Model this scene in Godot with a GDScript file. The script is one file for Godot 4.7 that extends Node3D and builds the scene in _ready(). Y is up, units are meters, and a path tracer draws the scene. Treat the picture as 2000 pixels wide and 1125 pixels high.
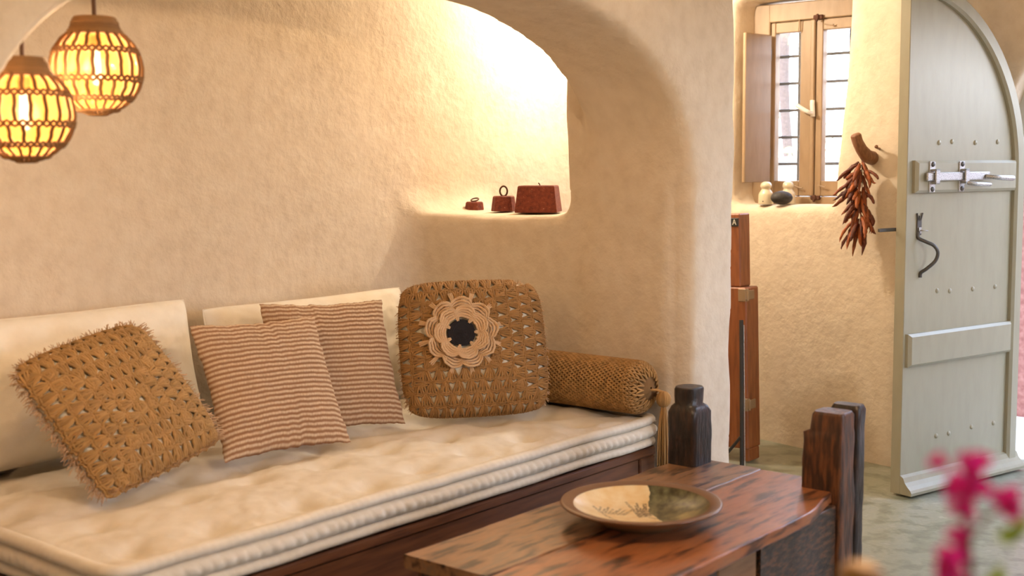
extends Node3D
# Whitewashed island house: an arched alcove with a daybed, an old low table, and the entrance hall beyond the pier.
# Room axes: x runs along the daybed, -z runs into the alcove, y is up.

# ---------------------------------------------------------------- mesh buffer
class MB:
	var v := PackedVector3Array()
	var c := PackedColorArray()
	var t := PackedVector2Array()
	var ix := PackedInt32Array()
	var col := Color(1, 1, 1)
	var xf := Transform3D.IDENTITY
	func vert(p: Vector3, uv := Vector2.ZERO) -> int:
		v.append(xf * p)
		c.append(col)
		t.append(uv)
		return v.size() - 1
	# a, b, c counter-clockwise seen from outside
	func tri(a: int, b: int, d: int) -> void:
		ix.append(a); ix.append(d); ix.append(b)
	func quad(a: int, b: int, d: int, e: int) -> void:
		ix.append(a); ix.append(d); ix.append(b)
		ix.append(a); ix.append(e); ix.append(d)
	func grid(start: int, rows: int, cols: int, wrap_c := false, wrap_r := false, flip := false) -> void:
		for i in (rows if wrap_r else rows - 1):
			var i2 := (i + 1) % rows
			for j in (cols if wrap_c else cols - 1):
				var j2 := (j + 1) % cols
				if flip:
					quad(start + i * cols + j, start + i2 * cols + j, start + i2 * cols + j2, start + i * cols + j2)
				else:
					quad(start + i * cols + j, start + i * cols + j2, start + i2 * cols + j2, start + i2 * cols + j)
	func poly(pts: Array, out: Vector3) -> void:
		var n: Vector3 = (pts[1] - pts[0]).cross(pts[2] - pts[0])
		var p := pts.duplicate()
		if n.dot(out) < 0.0:
			p.reverse()
		var s := v.size()
		for q in p:
			vert(q)
		for k in range(1, p.size() - 1):
			tri(s, s + k, s + k + 1)
	func box(lo: Vector3, hi: Vector3, b := 0.003) -> void:
		var o := (lo + hi) * 0.5
		var h := (hi - lo) * 0.5
		b = minf(b, minf(h.x, minf(h.y, h.z)) * 0.9)
		var pt := func(s: Vector3, k: int) -> Vector3:
			var q := h - Vector3(b, b, b)
			q[k] = h[k]
			return o + q * s
		for k in 3:
			var a := (k + 1) % 3
			var d := (k + 2) % 3
			for sg in [-1.0, 1.0]:
				var ps := []
				for w in [[-1.0, -1.0], [1.0, -1.0], [1.0, 1.0], [-1.0, 1.0]]:
					var s := Vector3.ZERO
					s[k] = sg; s[a] = w[0]; s[d] = w[1]
					ps.append(pt.call(s, k))
				var n := Vector3.ZERO
				n[k] = sg
				poly(ps, n)
			for s1 in [-1.0, 1.0]:
				for s2 in [-1.0, 1.0]:
					var p0 := Vector3.ZERO
					p0[a] = s1; p0[d] = s2; p0[k] = -1.0
					var p1 := p0
					p1[k] = 1.0
					var n2 := p0
					n2[k] = 0.0
					poly([pt.call(p0, a), pt.call(p1, a), pt.call(p1, d), pt.call(p0, d)], n2)
		for sx in [-1.0, 1.0]:
			for sy in [-1.0, 1.0]:
				for sz in [-1.0, 1.0]:
					var s := Vector3(sx, sy, sz)
					poly([pt.call(s, 0), pt.call(s, 1), pt.call(s, 2)], s)
	func tube(path: PackedVector3Array, rad, sides := 6, caps := true, closed := false) -> void:
		var n := path.size()
		if n < 2:
			return
		var s := v.size()
		var ref := Vector3.UP
		var d0 := (path[1] - path[0]).normalized()
		if absf(d0.y) > 0.9:
			ref = Vector3.RIGHT
		var side := ref.cross(d0).normalized()
		for i in n:
			var d: Vector3
			if closed:
				d = path[(i + 1) % n] - path[(i + n - 1) % n]
			else:
				d = path[mini(i + 1, n - 1)] - path[maxi(i - 1, 0)]
			d = d.normalized()
			side = (side - d * side.dot(d)).normalized()
			var up := d.cross(side)
			var r: float = rad if rad is float else rad[i]
			for k in sides:
				var a := TAU * k / sides
				vert(path[i] + (side * cos(a) + up * sin(a)) * r, Vector2(float(i) / n, float(k) / sides))
		grid(s, n, sides, true, closed)
		if caps and not closed:
			var a0 := vert(path[0])
			var a1 := vert(path[n - 1])
			for k in sides:
				tri(a0, s + (k + 1) % sides, s + k)
				tri(a1, s + (n - 1) * sides + k, s + (n - 1) * sides + (k + 1) % sides)
	# profile of (radius, height), lathed round y
	func lathe(pr: PackedVector2Array, segs := 32, planar_uv := 0.0) -> void:
		var s := v.size()
		for p in pr:
			for k in segs:
				var a := TAU * k / segs
				var q := Vector3(cos(a) * p.x, p.y, -sin(a) * p.x)
				vert(q, Vector2(q.x, q.z) / planar_uv * 0.5 + Vector2(0.5, 0.5) if planar_uv > 0.0 else Vector2(float(k) / segs, p.y))
		grid(s, pr.size(), segs, true)
	func loft(rings: Array, capped := true) -> void:
		var s := v.size()
		var m: int = rings[0].size()
		for r in rings:
			for p in r:
				vert(p)
		grid(s, rings.size(), m, true)
		if capped:
			for e in [0, rings.size() - 1]:
				var o := Vector3.ZERO
				for p in rings[e]:
					o += p / m
				var s2 := v.size()
				for p in rings[e]:
					vert(p)
				var cc := vert(o)
				for k in m:
					if e == 0:
						tri(cc, s2 + (k + 1) % m, s2 + k)
					else:
						tri(cc, s2 + k, s2 + (k + 1) % m)
	# polygon in local x, y, extruded from z0 to z1, with a bevel on the z1 side
	func extrude(pg: PackedVector2Array, z0: float, z1: float, bev := 0.0) -> void:
		if Geometry2D.is_polygon_clockwise(pg):
			pg.reverse()
		var m := pg.size()
		var inner := PackedVector2Array()
		for i in m:
			var e1 := (pg[i] - pg[(i + m - 1) % m]).normalized()
			var e2 := (pg[(i + 1) % m] - pg[i]).normalized()
			var nn := (Vector2(-e1.y, e1.x) + Vector2(-e2.y, e2.x)).normalized()
			var k := maxf(0.35, nn.dot(Vector2(-e1.y, e1.x)))
			inner.append(pg[i] + nn * bev / k)
		for i in m:
			var j := (i + 1) % m
			var e := pg[j] - pg[i]
			var o := Vector3(e.y, -e.x, 0)
			var zz := z1 - (bev if z1 > z0 else -bev)
			poly([Vector3(pg[i].x, pg[i].y, z0), Vector3(pg[j].x, pg[j].y, z0), Vector3(pg[j].x, pg[j].y, zz), Vector3(pg[i].x, pg[i].y, zz)], o)
			if bev > 0.0:
				poly([Vector3(pg[i].x, pg[i].y, zz), Vector3(pg[j].x, pg[j].y, zz), Vector3(inner[j].x, inner[j].y, z1), Vector3(inner[i].x, inner[i].y, z1)], o + Vector3(0, 0, z1 - z0))
		var tr := Geometry2D.triangulate_polygon(pg)
		for k in range(0, tr.size(), 3):
			poly([Vector3(pg[tr[k]].x, pg[tr[k]].y, z0), Vector3(pg[tr[k + 1]].x, pg[tr[k + 1]].y, z0), Vector3(pg[tr[k + 2]].x, pg[tr[k + 2]].y, z0)], Vector3(0, 0, z0 - z1))
			poly([Vector3(inner[tr[k]].x, inner[tr[k]].y, z1), Vector3(inner[tr[k + 1]].x, inner[tr[k + 1]].y, z1), Vector3(inner[tr[k + 2]].x, inner[tr[k + 2]].y, z1)], Vector3(0, 0, z1 - z0))
	func mesh(colored := false, with_uv := false) -> ArrayMesh:
		var n := PackedVector3Array()
		n.resize(v.size())
		for k in range(0, ix.size(), 3):
			var a := ix[k]
			var b := ix[k + 1]
			var d := ix[k + 2]
			var f := (v[d] - v[a]).cross(v[b] - v[a])
			n[a] += f
			n[b] += f
			n[d] += f
		for i in n.size():
			n[i] = n[i].normalized()
		var arr := []
		arr.resize(Mesh.ARRAY_MAX)
		arr[Mesh.ARRAY_VERTEX] = v
		arr[Mesh.ARRAY_NORMAL] = n
		if colored:
			arr[Mesh.ARRAY_COLOR] = c
		if with_uv:
			arr[Mesh.ARRAY_TEX_UV] = t
		arr[Mesh.ARRAY_INDEX] = ix
		var m := ArrayMesh.new()
		m.add_surface_from_arrays(Mesh.PRIMITIVE_TRIANGLES, arr)
		return m

var rng := RandomNumberGenerator.new()
var nz := FastNoiseLite.new()
var nf := FastNoiseLite.new()
var M := {}
var used := {}

func W(u: float, h: float, d: float) -> Vector3:
	return Vector3(u, h, -d)
func rr(a: float, b: float) -> float:
	return rng.randf_range(a, b)
func named(called: String) -> String:
	var k: int = used.get(called, 0)
	used[called] = k + 1
	return called if k == 0 else "%s_%03d" % [called, k]
func thing(called: String, label: String, category: String, at := Transform3D.IDENTITY, group := "") -> Node3D:
	var o := Node3D.new()
	o.name = named(called)
	add_child(o)
	o.transform = at
	o.set_meta("label", label)
	o.set_meta("category", category)
	if group:
		o.set_meta("group", group)
	return o
func part(mb: MB, called: String, m: Material, parent: Node3D, label := "", stuff := false) -> MeshInstance3D:
	return part_mesh(mb.mesh(m.vertex_color_use_as_albedo, m.albedo_texture != null and not m.uv1_triplanar), called, m, parent, label, stuff)
func part_mesh(me: Mesh, called: String, m: Material, parent: Node3D, label := "", stuff := false) -> MeshInstance3D:
	var o := MeshInstance3D.new()
	o.name = called
	o.mesh = me
	o.material_override = m
	parent.add_child(o, true)
	if label:
		o.set_meta("label", label)
	if stuff:
		o.set_meta("kind", "stuff")
	return o
func struct(mb_mesh: Mesh, called: String, m: Material, label: String, category: String, parent: Node3D = self) -> MeshInstance3D:
	var o := MeshInstance3D.new()
	o.name = called
	o.mesh = mb_mesh
	o.material_override = m
	parent.add_child(o, true)
	o.set_meta("kind", "structure")
	if label:
		o.set_meta("label", label)
		o.set_meta("category", category)
	return o

func _ready() -> void:
	var t0 := Time.get_ticks_msec()
	rng.seed = 11
	nz.seed = 4
	nz.frequency = 0.5
	nf.seed = 9
	nf.frequency = 1.0
	# ---- camera
	var cam := Camera3D.new()
	cam.name = "camera"
	add_child(cam)
	cam.transform = Transform3D(Basis(Vector3.UP, -deg_to_rad(50.0)) * Basis(Vector3.RIGHT, -atan(236.0 / 2400.0)) * Basis(Vector3.BACK, -0.008), Vector3(0, 1.3, 0))
	var lens := CameraAttributesPhysical.new()
	lens.frustum_focal_length = 51.2
	lens.frustum_focus_distance = 4.5
	lens.exposure_aperture = 3.4
	cam.attributes = lens
	cam.near = 0.05
	cam.far = 100.0
	cam.current = true
	# ---- sky, sun, exposure
	var env := Environment.new()
	env.background_mode = Environment.BG_SKY
	var sky := Sky.new()
	var sm := ProceduralSkyMaterial.new()
	sm.sky_top_color = Color(0.72, 0.81, 0.95)
	sm.sky_horizon_color = Color(0.96, 0.96, 0.96)
	sm.ground_horizon_color = Color(0.75, 0.74, 0.72)
	sm.ground_bottom_color = Color(0.6, 0.58, 0.55)
	sm.sky_energy_multiplier = 3.4
	sm.ground_energy_multiplier = 1.8
	sky.sky_material = sm
	env.sky = sky
	env.tonemap_mode = Environment.TONE_MAPPER_LINEAR
	env.tonemap_exposure = 0.97
	env.sdfgi_enabled = true
	env.ssao_enabled = true
	env.ssil_enabled = true
	var we := WorldEnvironment.new()
	we.name = "environment"
	we.environment = env
	add_child(we)
	var sun := DirectionalLight3D.new()
	sun.name = "sun"
	sun.light_color = Color(1.0, 0.95, 0.86)
	sun.light_energy = 3.0
	sun.light_angular_distance = 0.5
	sun.shadow_enabled = true
	add_child(sun)
	sun.transform = Transform3D(Basis.looking_at(Vector3(0.75, -1.0, 0.25).normalized(), Vector3.UP), Vector3.ZERO)
	# ---- materials, structure
	make_materials()
	print("materials ", Time.get_ticks_msec() - t0)
	build_shell()
	print("shell ", Time.get_ticks_msec() - t0)
	build_objects()
	print("objects ", Time.get_ticks_msec() - t0)

func build_objects() -> void:
	build_daybed()
	build_cushions()
	build_table()
	build_pendants()
	build_ledge()
	build_window()
	build_door()
	build_hall()
	build_foreground()
	build_garden()

# ---------------------------------------------------------------- materials
func noise_tex(freq: float, oct: int, size: int, seed_: int, ramp: Array = [], kind := FastNoiseLite.TYPE_SIMPLEX_SMOOTH, warp := 0.0) -> NoiseTexture2D:
	var n := FastNoiseLite.new()
	n.seed = seed_
	n.noise_type = kind
	n.frequency = freq
	n.fractal_octaves = oct
	n.fractal_gain = 0.55
	if warp > 0.0:
		n.domain_warp_enabled = true
		n.domain_warp_amplitude = warp
		n.domain_warp_frequency = freq * 0.7
	var x := NoiseTexture2D.new()
	x.width = size
	x.height = size
	x.seamless = true
	x.seamless_blend_skirt = 0.25
	x.noise = n
	if ramp:
		var g := Gradient.new()
		var offs := PackedFloat32Array()
		var cols := PackedColorArray()
		for r in ramp:
			offs.append(r[0])
			cols.append(r[1])
		g.offsets = offs
		g.colors = cols
		x.color_ramp = g
	return x
func lin(r: float, g: float, b: float) -> Color:
	return Color(r, g, b).linear_to_srgb()
func mat(called: String, col: Color, rough := 0.8, metal := 0.0) -> StandardMaterial3D:
	var m := StandardMaterial3D.new()
	m.resource_name = called
	m.albedo_color = col
	m.roughness = rough
	m.metallic = metal
	m.cull_mode = BaseMaterial3D.CULL_DISABLED
	M[called] = m
	return m
func tri_tex(m: StandardMaterial3D, tex: Texture2D, scale: Vector3, world := true, height: Texture2D = null, cm := 0.1) -> void:
	m.uv1_triplanar = true
	m.uv1_world_triplanar = world
	m.uv1_triplanar_sharpness = 4.0
	m.uv1_scale = scale
	m.albedo_texture = tex
	if height:
		m.heightmap_enabled = true
		m.heightmap_texture = height
		m.heightmap_scale = cm

func make_materials() -> void:
	var rough_h := noise_tex(0.012, 5, 1024, 3, [], FastNoiseLite.TYPE_SIMPLEX_SMOOTH, 18.0)
	var fine_h := noise_tex(0.09, 3, 512, 5)
	var m := mat("plaster", Color.WHITE, 0.92)
	tri_tex(m, noise_tex(0.006, 5, 1024, 11, [[0.0, lin(0.62, 0.51, 0.385)], [0.5, lin(0.675, 0.565, 0.435)], [1.0, lin(0.71, 0.605, 0.475)]]), Vector3.ONE * 1.7, true, rough_h, 0.22)
	m = mat("screed", Color.WHITE, 0.32)
	tri_tex(m, noise_tex(0.008, 6, 1024, 21, [[0.0, lin(0.12, 0.125, 0.085)], [0.4, lin(0.215, 0.225, 0.165)], [0.55, lin(0.28, 0.285, 0.22)], [0.7, lin(0.245, 0.255, 0.20)], [1.0, lin(0.38, 0.38, 0.32)]], FastNoiseLite.TYPE_SIMPLEX_SMOOTH, 40.0), Vector3.ONE * 0.9, true, fine_h, 0.03)
	m = mat("ceiling_paint", lin(0.78, 0.70, 0.58), 0.95)
	# cloth
	var weave := noise_tex(0.25, 2, 512, 7)
	m = mat("mattress_cotton", Color.WHITE, 0.95)
	tri_tex(m, noise_tex(0.01, 4, 512, 31, [[0.0, lin(0.64, 0.565, 0.46)], [0.5, lin(0.69, 0.62, 0.515)], [1.0, lin(0.73, 0.665, 0.57)]]), Vector3.ONE * 2.0, true, weave, 0.03)
	m = mat("cushion_linen", Color.WHITE, 0.95)
	tri_tex(m, noise_tex(0.012, 4, 512, 33, [[0.0, lin(0.74, 0.67, 0.56)], [0.5, lin(0.79, 0.725, 0.62)], [1.0, lin(0.82, 0.765, 0.67)]]), Vector3.ONE * 2.0, false, weave, 0.03)
	m = mat("yarn", Color.WHITE, 0.95)
	m.vertex_color_use_as_albedo = true
	m.heightmap_enabled = true
	m.heightmap_texture = noise_tex(0.2, 2, 256, 8)
	m.heightmap_scale = 0.06
	m.uv1_triplanar = true
	m.uv1_scale = Vector3.ONE * 25.0
	m = mat("inner_cover", lin(0.72, 0.66, 0.54), 0.9)
	m = mat("black_yarn", lin(0.012, 0.010, 0.014), 0.95)
	# woods
	var grain_h := noise_tex(0.02, 4, 512, 9)
	m = mat("bed_wood", Color.WHITE, 0.42)
	tri_tex(m, noise_tex(0.015, 4, 512, 41, [[0.0, lin(0.075, 0.026, 0.010)], [0.5, lin(0.145, 0.052, 0.020)], [1.0, lin(0.19, 0.075, 0.030)]]), Vector3(0.5, 5, 5), false, grain_h, 0.03)
	m = mat("plank_grey", Color.WHITE, 0.36)
	tri_tex(m, noise_tex(0.012, 5, 1024, 44, [[0.0, lin(0.015, 0.009, 0.006)], [0.24, lin(0.06, 0.030, 0.017)], [0.38, lin(0.19, 0.10, 0.052)], [0.58, lin(0.29, 0.145, 0.07)], [0.75, lin(0.20, 0.125, 0.078)], [1.0, lin(0.33, 0.17, 0.08)]], FastNoiseLite.TYPE_SIMPLEX_SMOOTH, 8.0), Vector3(0.32, 1.7, 1.7), false, grain_h, 0.06)
	m = mat("plank_red", Color.WHITE, 0.34)
	tri_tex(m, noise_tex(0.012, 5, 1024, 47, [[0.0, lin(0.018, 0.007, 0.005)], [0.25, lin(0.07, 0.026, 0.012)], [0.40, lin(0.22, 0.075, 0.028)], [0.60, lin(0.33, 0.115, 0.040)], [0.78, lin(0.26, 0.10, 0.042)], [1.0, lin(0.38, 0.165, 0.065)]], FastNoiseLite.TYPE_SIMPLEX_SMOOTH, 8.0), Vector3(0.32, 1.7, 1.7), false, grain_h, 0.06)
	m = mat("post_wood", Color.WHITE, 0.42)
	tri_tex(m, noise_tex(0.014, 5, 1024, 51, [[0.0, lin(0.016, 0.009, 0.006)], [0.34, lin(0.045, 0.019, 0.010)], [0.52, lin(0.085, 0.032, 0.014)], [0.72, lin(0.155, 0.056, 0.021)], [1.0, lin(0.10, 0.06, 0.04)]], FastNoiseLite.TYPE_SIMPLEX_SMOOTH, 8.0), Vector3(3.6, 0.6, 3.6), false, grain_h, 0.14)
	m = mat("charred_wood", Color.WHITE, 0.40)
	tri_tex(m, noise_tex(0.014, 5, 512, 53, [[0.0, lin(0.008, 0.006, 0.005)], [0.5, lin(0.020, 0.012, 0.009)], [0.75, lin(0.040, 0.018, 0.011)], [1.0, lin(0.055, 0.030, 0.02)]], FastNoiseLite.TYPE_SIMPLEX_SMOOTH, 15.0), Vector3(7, 1.8, 7), false, grain_h, 0.12)
	m = mat("apron_wood", Color.WHITE, 0.45)
	tri_tex(m, noise_tex(0.012, 5, 1024, 54, [[0.0, lin(0.010, 0.008, 0.007)], [0.35, lin(0.035, 0.024, 0.018)], [0.55, lin(0.06, 0.036, 0.024)], [0.72, lin(0.13, 0.052, 0.024)], [1.0, lin(0.09, 0.06, 0.045)]], FastNoiseLite.TYPE_SIMPLEX_SMOOTH, 15.0), Vector3(1.4, 5, 5), false, grain_h, 0.12)
	m = mat("drawer_wood", Color.WHITE, 0.45)
	tri_tex(m, noise_tex(0.015, 4, 512, 57, [[0.0, lin(0.16, 0.075, 0.03)], [1.0, lin(0.30, 0.16, 0.075)]]), Vector3(0.8, 5, 5), false, grain_h, 0.05)
	m = mat("case_wood", Color.WHITE, 0.45)
	tri_tex(m, noise_tex(0.015, 4, 512, 58, [[0.0, lin(0.15, 0.042, 0.012)], [0.5, lin(0.25, 0.075, 0.021)], [1.0, lin(0.32, 0.11, 0.035)]]), Vector3(5, 0.6, 5), false, grain_h, 0.03)
	m = mat("peg_wood", Color.WHITE, 0.5)
	tri_tex(m, noise_tex(0.02, 4, 256, 59, [[0.0, lin(0.13, 0.05, 0.022)], [1.0, lin(0.34, 0.16, 0.075)]]), Vector3(20, 5, 20), false)
	m = mat("honey_wood", lin(0.45, 0.24, 0.07), 0.45)
	# paint
	m = mat("door_paint", Color.WHITE, 0.42)
	tri_tex(m, noise_tex(0.01, 5, 512, 61, [[0.0, lin(0.325, 0.30, 0.215)], [0.5, lin(0.345, 0.32, 0.23)], [1.0, lin(0.36, 0.335, 0.245)]]), Vector3(3, 0.8, 3), false, grain_h, 0.012)
	m = mat("window_paint", Color.WHITE, 0.5)
	tri_tex(m, noise_tex(0.01, 4, 512, 63, [[0.0, lin(0.27, 0.175, 0.095)], [0.5, lin(0.31, 0.205, 0.115)], [1.0, lin(0.34, 0.23, 0.135)]]), Vector3(4, 0.9, 4), false, grain_h, 0.03)
	m = mat("shutter_paint", lin(0.36, 0.29, 0.20), 0.55)
	m = mat("frame_paint", lin(0.55, 0.55, 0.52), 0.45)
	# metals
	m = mat("old_steel", Color.WHITE, 0.42, 0.75)
	tri_tex(m, noise_tex(0.05, 4, 256, 66, [[0.0, lin(0.16, 0.15, 0.145)], [0.5, lin(0.52, 0.51, 0.50)], [1.0, lin(0.66, 0.65, 0.64)]]), Vector3.ONE * 14.0, false)
	m = mat("dark_iron", lin(0.10, 0.095, 0.09), 0.5, 0.6)
	m = mat("rusty_iron", Color.WHITE, 0.8, 0.2)
	tri_tex(m, noise_tex(0.05, 4, 256, 67, [[0.0, lin(0.05, 0.018, 0.010)], [1.0, lin(0.16, 0.06, 0.03)]]), Vector3.ONE * 14.0, false)
	m = mat("bar_iron", lin(0.045, 0.042, 0.04), 0.7, 0.3)
	m = mat("brass", lin(0.30, 0.20, 0.11), 0.5, 0.3)
	m = mat("white_handle", lin(0.78, 0.74, 0.66), 0.3)
	m = mat("black_plate", lin(0.01, 0.01, 0.01), 0.4)
	m = mat("print_white", lin(0.75, 0.72, 0.62), 0.6)
	# ceramics, stone
	m = mat("weight_red", Color.WHITE, 0.75)
	tri_tex(m, noise_tex(0.02, 5, 512, 71, [[0.0, lin(0.09, 0.016, 0.008)], [0.45, lin(0.17, 0.030, 0.013)], [0.80, lin(0.21, 0.040, 0.018)], [0.86, lin(0.42, 0.24, 0.17)], [1.0, lin(0.5, 0.34, 0.26)]]), Vector3.ONE * 5.0, true, fine_h, 0.12)
	m = mat("porcelain", lin(0.66, 0.56, 0.38), 0.16)
	m.clearcoat_enabled = true
	m = mat("black_pebble", Color.WHITE, 0.6)
	tri_tex(m, noise_tex(0.03, 4, 256, 73, [[0.0, lin(0.016, 0.014, 0.013)], [1.0, lin(0.05, 0.042, 0.038)]]), Vector3.ONE * 9.0, false)
	m = mat("plate_outside", lin(0.30, 0.20, 0.10), 0.35)
	m = mat("plate_rim", lin(0.17, 0.088, 0.05), 0.28)
	m = mat("plate_painted", Color.WHITE, 0.28)
	m.albedo_texture = plate_picture()
	# plants
	m = mat("chili", Color.WHITE, 0.42)
	m.vertex_color_use_as_albedo = true
	m.heightmap_enabled = true
	m.heightmap_texture = grain_h
	m.heightmap_scale = 0.3
	m.uv1_triplanar = true
	m.uv1_scale = Vector3.ONE * 14.0
	m = mat("petal", lin(0.62, 0.030, 0.27), 0.7)
	m.backlight_enabled = true
	m.backlight = lin(0.5, 0.02, 0.2)
	m = mat("flower_stem", lin(0.24, 0.075, 0.06), 0.8)
	m = mat("leaf", lin(0.13, 0.19, 0.035), 0.6)
	m.backlight_enabled = true
	m.backlight = lin(0.2, 0.3, 0.04)
	m = mat("olive_leaf", lin(0.20, 0.25, 0.10), 0.6)
	m.backlight_enabled = true
	m.backlight = lin(0.3, 0.38, 0.12)
	m = mat("bark", Color.WHITE, 0.95)
	tri_tex(m, noise_tex(0.04, 4, 256, 81, [[0.0, lin(0.05, 0.035, 0.03)], [1.0, lin(0.20, 0.14, 0.115)]]), Vector3.ONE * 5.0, true)
	m = mat("terrace_stone", lin(0.62, 0.58, 0.52), 0.9)
	m = mat("rose_plaster", Color.WHITE, 0.95)
	tri_tex(m, noise_tex(0.03, 4, 512, 83, [[0.0, lin(0.20, 0.075, 0.065)], [1.0, lin(0.40, 0.20, 0.18)]]), Vector3.ONE * 1.5, true)
	m = mat("whitewash", lin(0.80, 0.80, 0.80), 0.95)
	# glass, light
	m = mat("pane_glass", Color(1, 1, 1, 0.04), 0.02)
	m.transparency = BaseMaterial3D.TRANSPARENCY_ALPHA
	m = mat("amber_glass", Color(lin(0.9, 0.56, 0.16), 0.93), 0.12)
	m.transparency = BaseMaterial3D.TRANSPARENCY_ALPHA
	m.emission_enabled = true
	m.emission = lin(1.0, 0.46, 0.08)
	m.emission_energy_multiplier = 0.45
	m = mat("bulb_glow", lin(1.0, 0.9, 0.7), 0.5)
	m.emission_enabled = true
	m.emission = lin(1.0, 0.80, 0.52)
	m.emission_energy_multiplier = 45.0
	m = mat("hall_globe", lin(1.0, 0.9, 0.7), 0.5)
	m.emission_enabled = true
	m.emission = lin(1.0, 0.80, 0.52)
	m.emission_energy_multiplier = 6.0
	m = mat("rope", Color.WHITE, 0.95)
	m.vertex_color_use_as_albedo = true
	m = mat("cord_brown", lin(0.10, 0.045, 0.02), 0.7)

# the brush painting inside the platter: cream slip with dry brush strokes, a dark mossy glaze poured over one side
func plate_picture() -> ImageTexture:
	var n := 384
	var im := Image.create(n, n, false, Image.FORMAT_RGB8)
	var a := FastNoiseLite.new()
	a.seed = 5
	a.frequency = 0.02
	a.fractal_octaves = 4
	var strokes := []   # [from, to, width, strength]
	for k in 9:
		strokes.append([Vector2(-0.60 + k * 0.045, -0.15), Vector2(-0.56 + k * 0.06, -0.36 + 0.05 * sin(k * 2.1)), 0.026, 0.7])
	for k in 12:
		strokes.append([Vector2(-0.02 + k * 0.016, -0.05 - 0.006 * k), Vector2(-0.10 + k * 0.032, -0.50 + 0.11 * sin(k * 1.7)), 0.022, 1.0])
	var arc1 := []
	for k in 9:
		arc1.append(Vector2(-0.66 + k * 0.085, -0.32 + 0.075 * k - 0.0 + 0.22 * sin(k * 0.38)))
	var arc2 := []
	for k in 9:
		arc2.append(Vector2(-0.16 + k * 0.045, -0.62 + 0.13 * k - 0.006 * k * k))
	for q in [arc1, arc2]:
		for k in 8:
			strokes.append([q[k], q[k + 1], 0.034, 0.65])
	strokes.append([Vector2(-0.10, 0.52), Vector2(0.0, 0.55), 0.04, 0.8])
	strokes.append([Vector2(-0.06, 0.60), Vector2(0.02, 0.72), 0.05, 0.6])
	for y in n:
		for x in n:
			var p := Vector2(x - n * 0.5, y - n * 0.5) / (n * 0.5)
			var w := a.get_noise_2d(x, y)
			var col := Color(0.66, 0.47, 0.235).lerp(Color(0.72, 0.58, 0.36), 0.5 + w)
			var edge := 0.22 - 0.10 * p.y * p.y + 0.06 * sin(p.y * 5.0) + 0.03 * w
			if p.x > edge:
				var g := 0.5 + 0.9 * a.get_noise_2d(x * 1.6 + 300, y * 1.2)
				col = Color(0.035, 0.030, 0.016).lerp(Color(0.15, 0.145, 0.075), clampf(g, 0, 1))
				var pale := clampf(1.0 - (p - Vector2(0.62, 0.16)).length() / 0.24 + 0.9 * w, 0, 1)
				col = col.lerp(Color(0.42, 0.34, 0.15), pale * 0.85)
			else:
				var ink := 0.0
				for s in strokes:
					var d := p.distance_to(Geometry2D.get_closest_point_to_segment(p, s[0], s[1]))
					if d < s[2]:
						ink = maxf(ink, s[3] * (0.75 + 1.1 * a.get_noise_2d(x * 5.0, y * 5.0)) * smoothstep(s[2], s[2] * 0.35, d))
				col = col.lerp(Color(0.10, 0.065, 0.04), clampf(ink, 0, 1))
			im.set_pixel(x, y, col.linear_to_srgb())
	return ImageTexture.create_from_image(im)

# ---------------------------------------------------------------- hand-plastered walls, meshed from a distance field
func smax(a: float, b: float, k: float) -> float:
	var h := maxf(k - absf(a - b), 0.0) / k
	return maxf(a, b) + h * h * k * 0.25
func smin(a: float, b: float, k: float) -> float:
	var h := maxf(k - absf(a - b), 0.0) / k
	return minf(a, b) - h * h * k * 0.25
func lumps(p: Vector3) -> float:
	return nz.get_noise_3dv(p * 2.2) * 0.011 + nz.get_noise_3dv(p * 9.0 + Vector3(7, 3, 1)) * 0.0035
# p = (u, height, depth)
func arch_wall(p: Vector3) -> float:
	var a := 1.235
	var x := absf(p.x - 2.335)
	var open: float
	if p.y < 1.17:
		open = x - a
	else:
		var X := x / a
		var Y := (p.y - 1.17) / 0.655
		var g := pow(pow(X, 2.6) + pow(Y, 2.6), 1.0 / 2.6)
		if g < 0.05:
			open = -0.6
		else:
			var gx := pow(X / g, 1.6) / a
			var gy := pow(Y / g, 1.6) / 0.655
			open = (g - 1.0) / maxf(0.3, sqrt(gx * gx + gy * gy))
	var right := p.x - (3.862 + clampf((p.z - 2.22) * 0.9, 0.0, 0.15))
	var d := smax(smax(2.194 - p.z, p.z - 2.625, 0.05), -open, 0.055)
	var side := smax(3.568 - p.x, p.z - 3.58, 0.02)
	side = maxf(side, 2.3 - p.z)
	var hole := smax(2.738 - p.z + 0.02 * sin(p.y * 5.0), 1.12 - p.y, 0.09)
	side = smax(side, -hole, 0.05)
	d = smin(d, side, 0.05)
	d = smin(d, maxf(p.x - 1.06, maxf(2.3 - p.z, p.z - 3.58)), 0.04)
	d = smax(d, right, 0.06)
	d = smin(d, smax(3.525 - p.z, p.z - 3.68, 0.01), 0.11)
	return d + lumps(p)
func door_hole(z: float, y: float, half: float, hc: float) -> float:
	return absf(z - 0.95) - half if y < hc else sqrt((z - 0.95) * (z - 0.95) + (y - hc) * (y - hc)) - half
func window_wall(p: Vector3) -> float:
	var d := smax(((5.025 + 0.19 * (p.z - 2.07)) - p.x) * 0.98, p.x - 5.52, 0.02)
	var lo := 2.405 - 0.057 * (p.y - 1.12)
	var hi := 2.955 + 0.20 * (5.38 - p.x)
	var win := smax(smax(lo - p.z, p.z - hi, 0.03), smax(1.115 - p.y, p.y - 2.07, 0.03), 0.04)
	d = smax(d, -win, 0.05)
	d = smax(d, -smax(absf(p.z - 0.95) - 0.92, p.x - 5.235, 0.02), 0.05)
	d = smax(d, -door_hole(p.z, p.y, 0.785, 1.33), 0.03)
	return d + lumps(p) * 1.0
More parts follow.
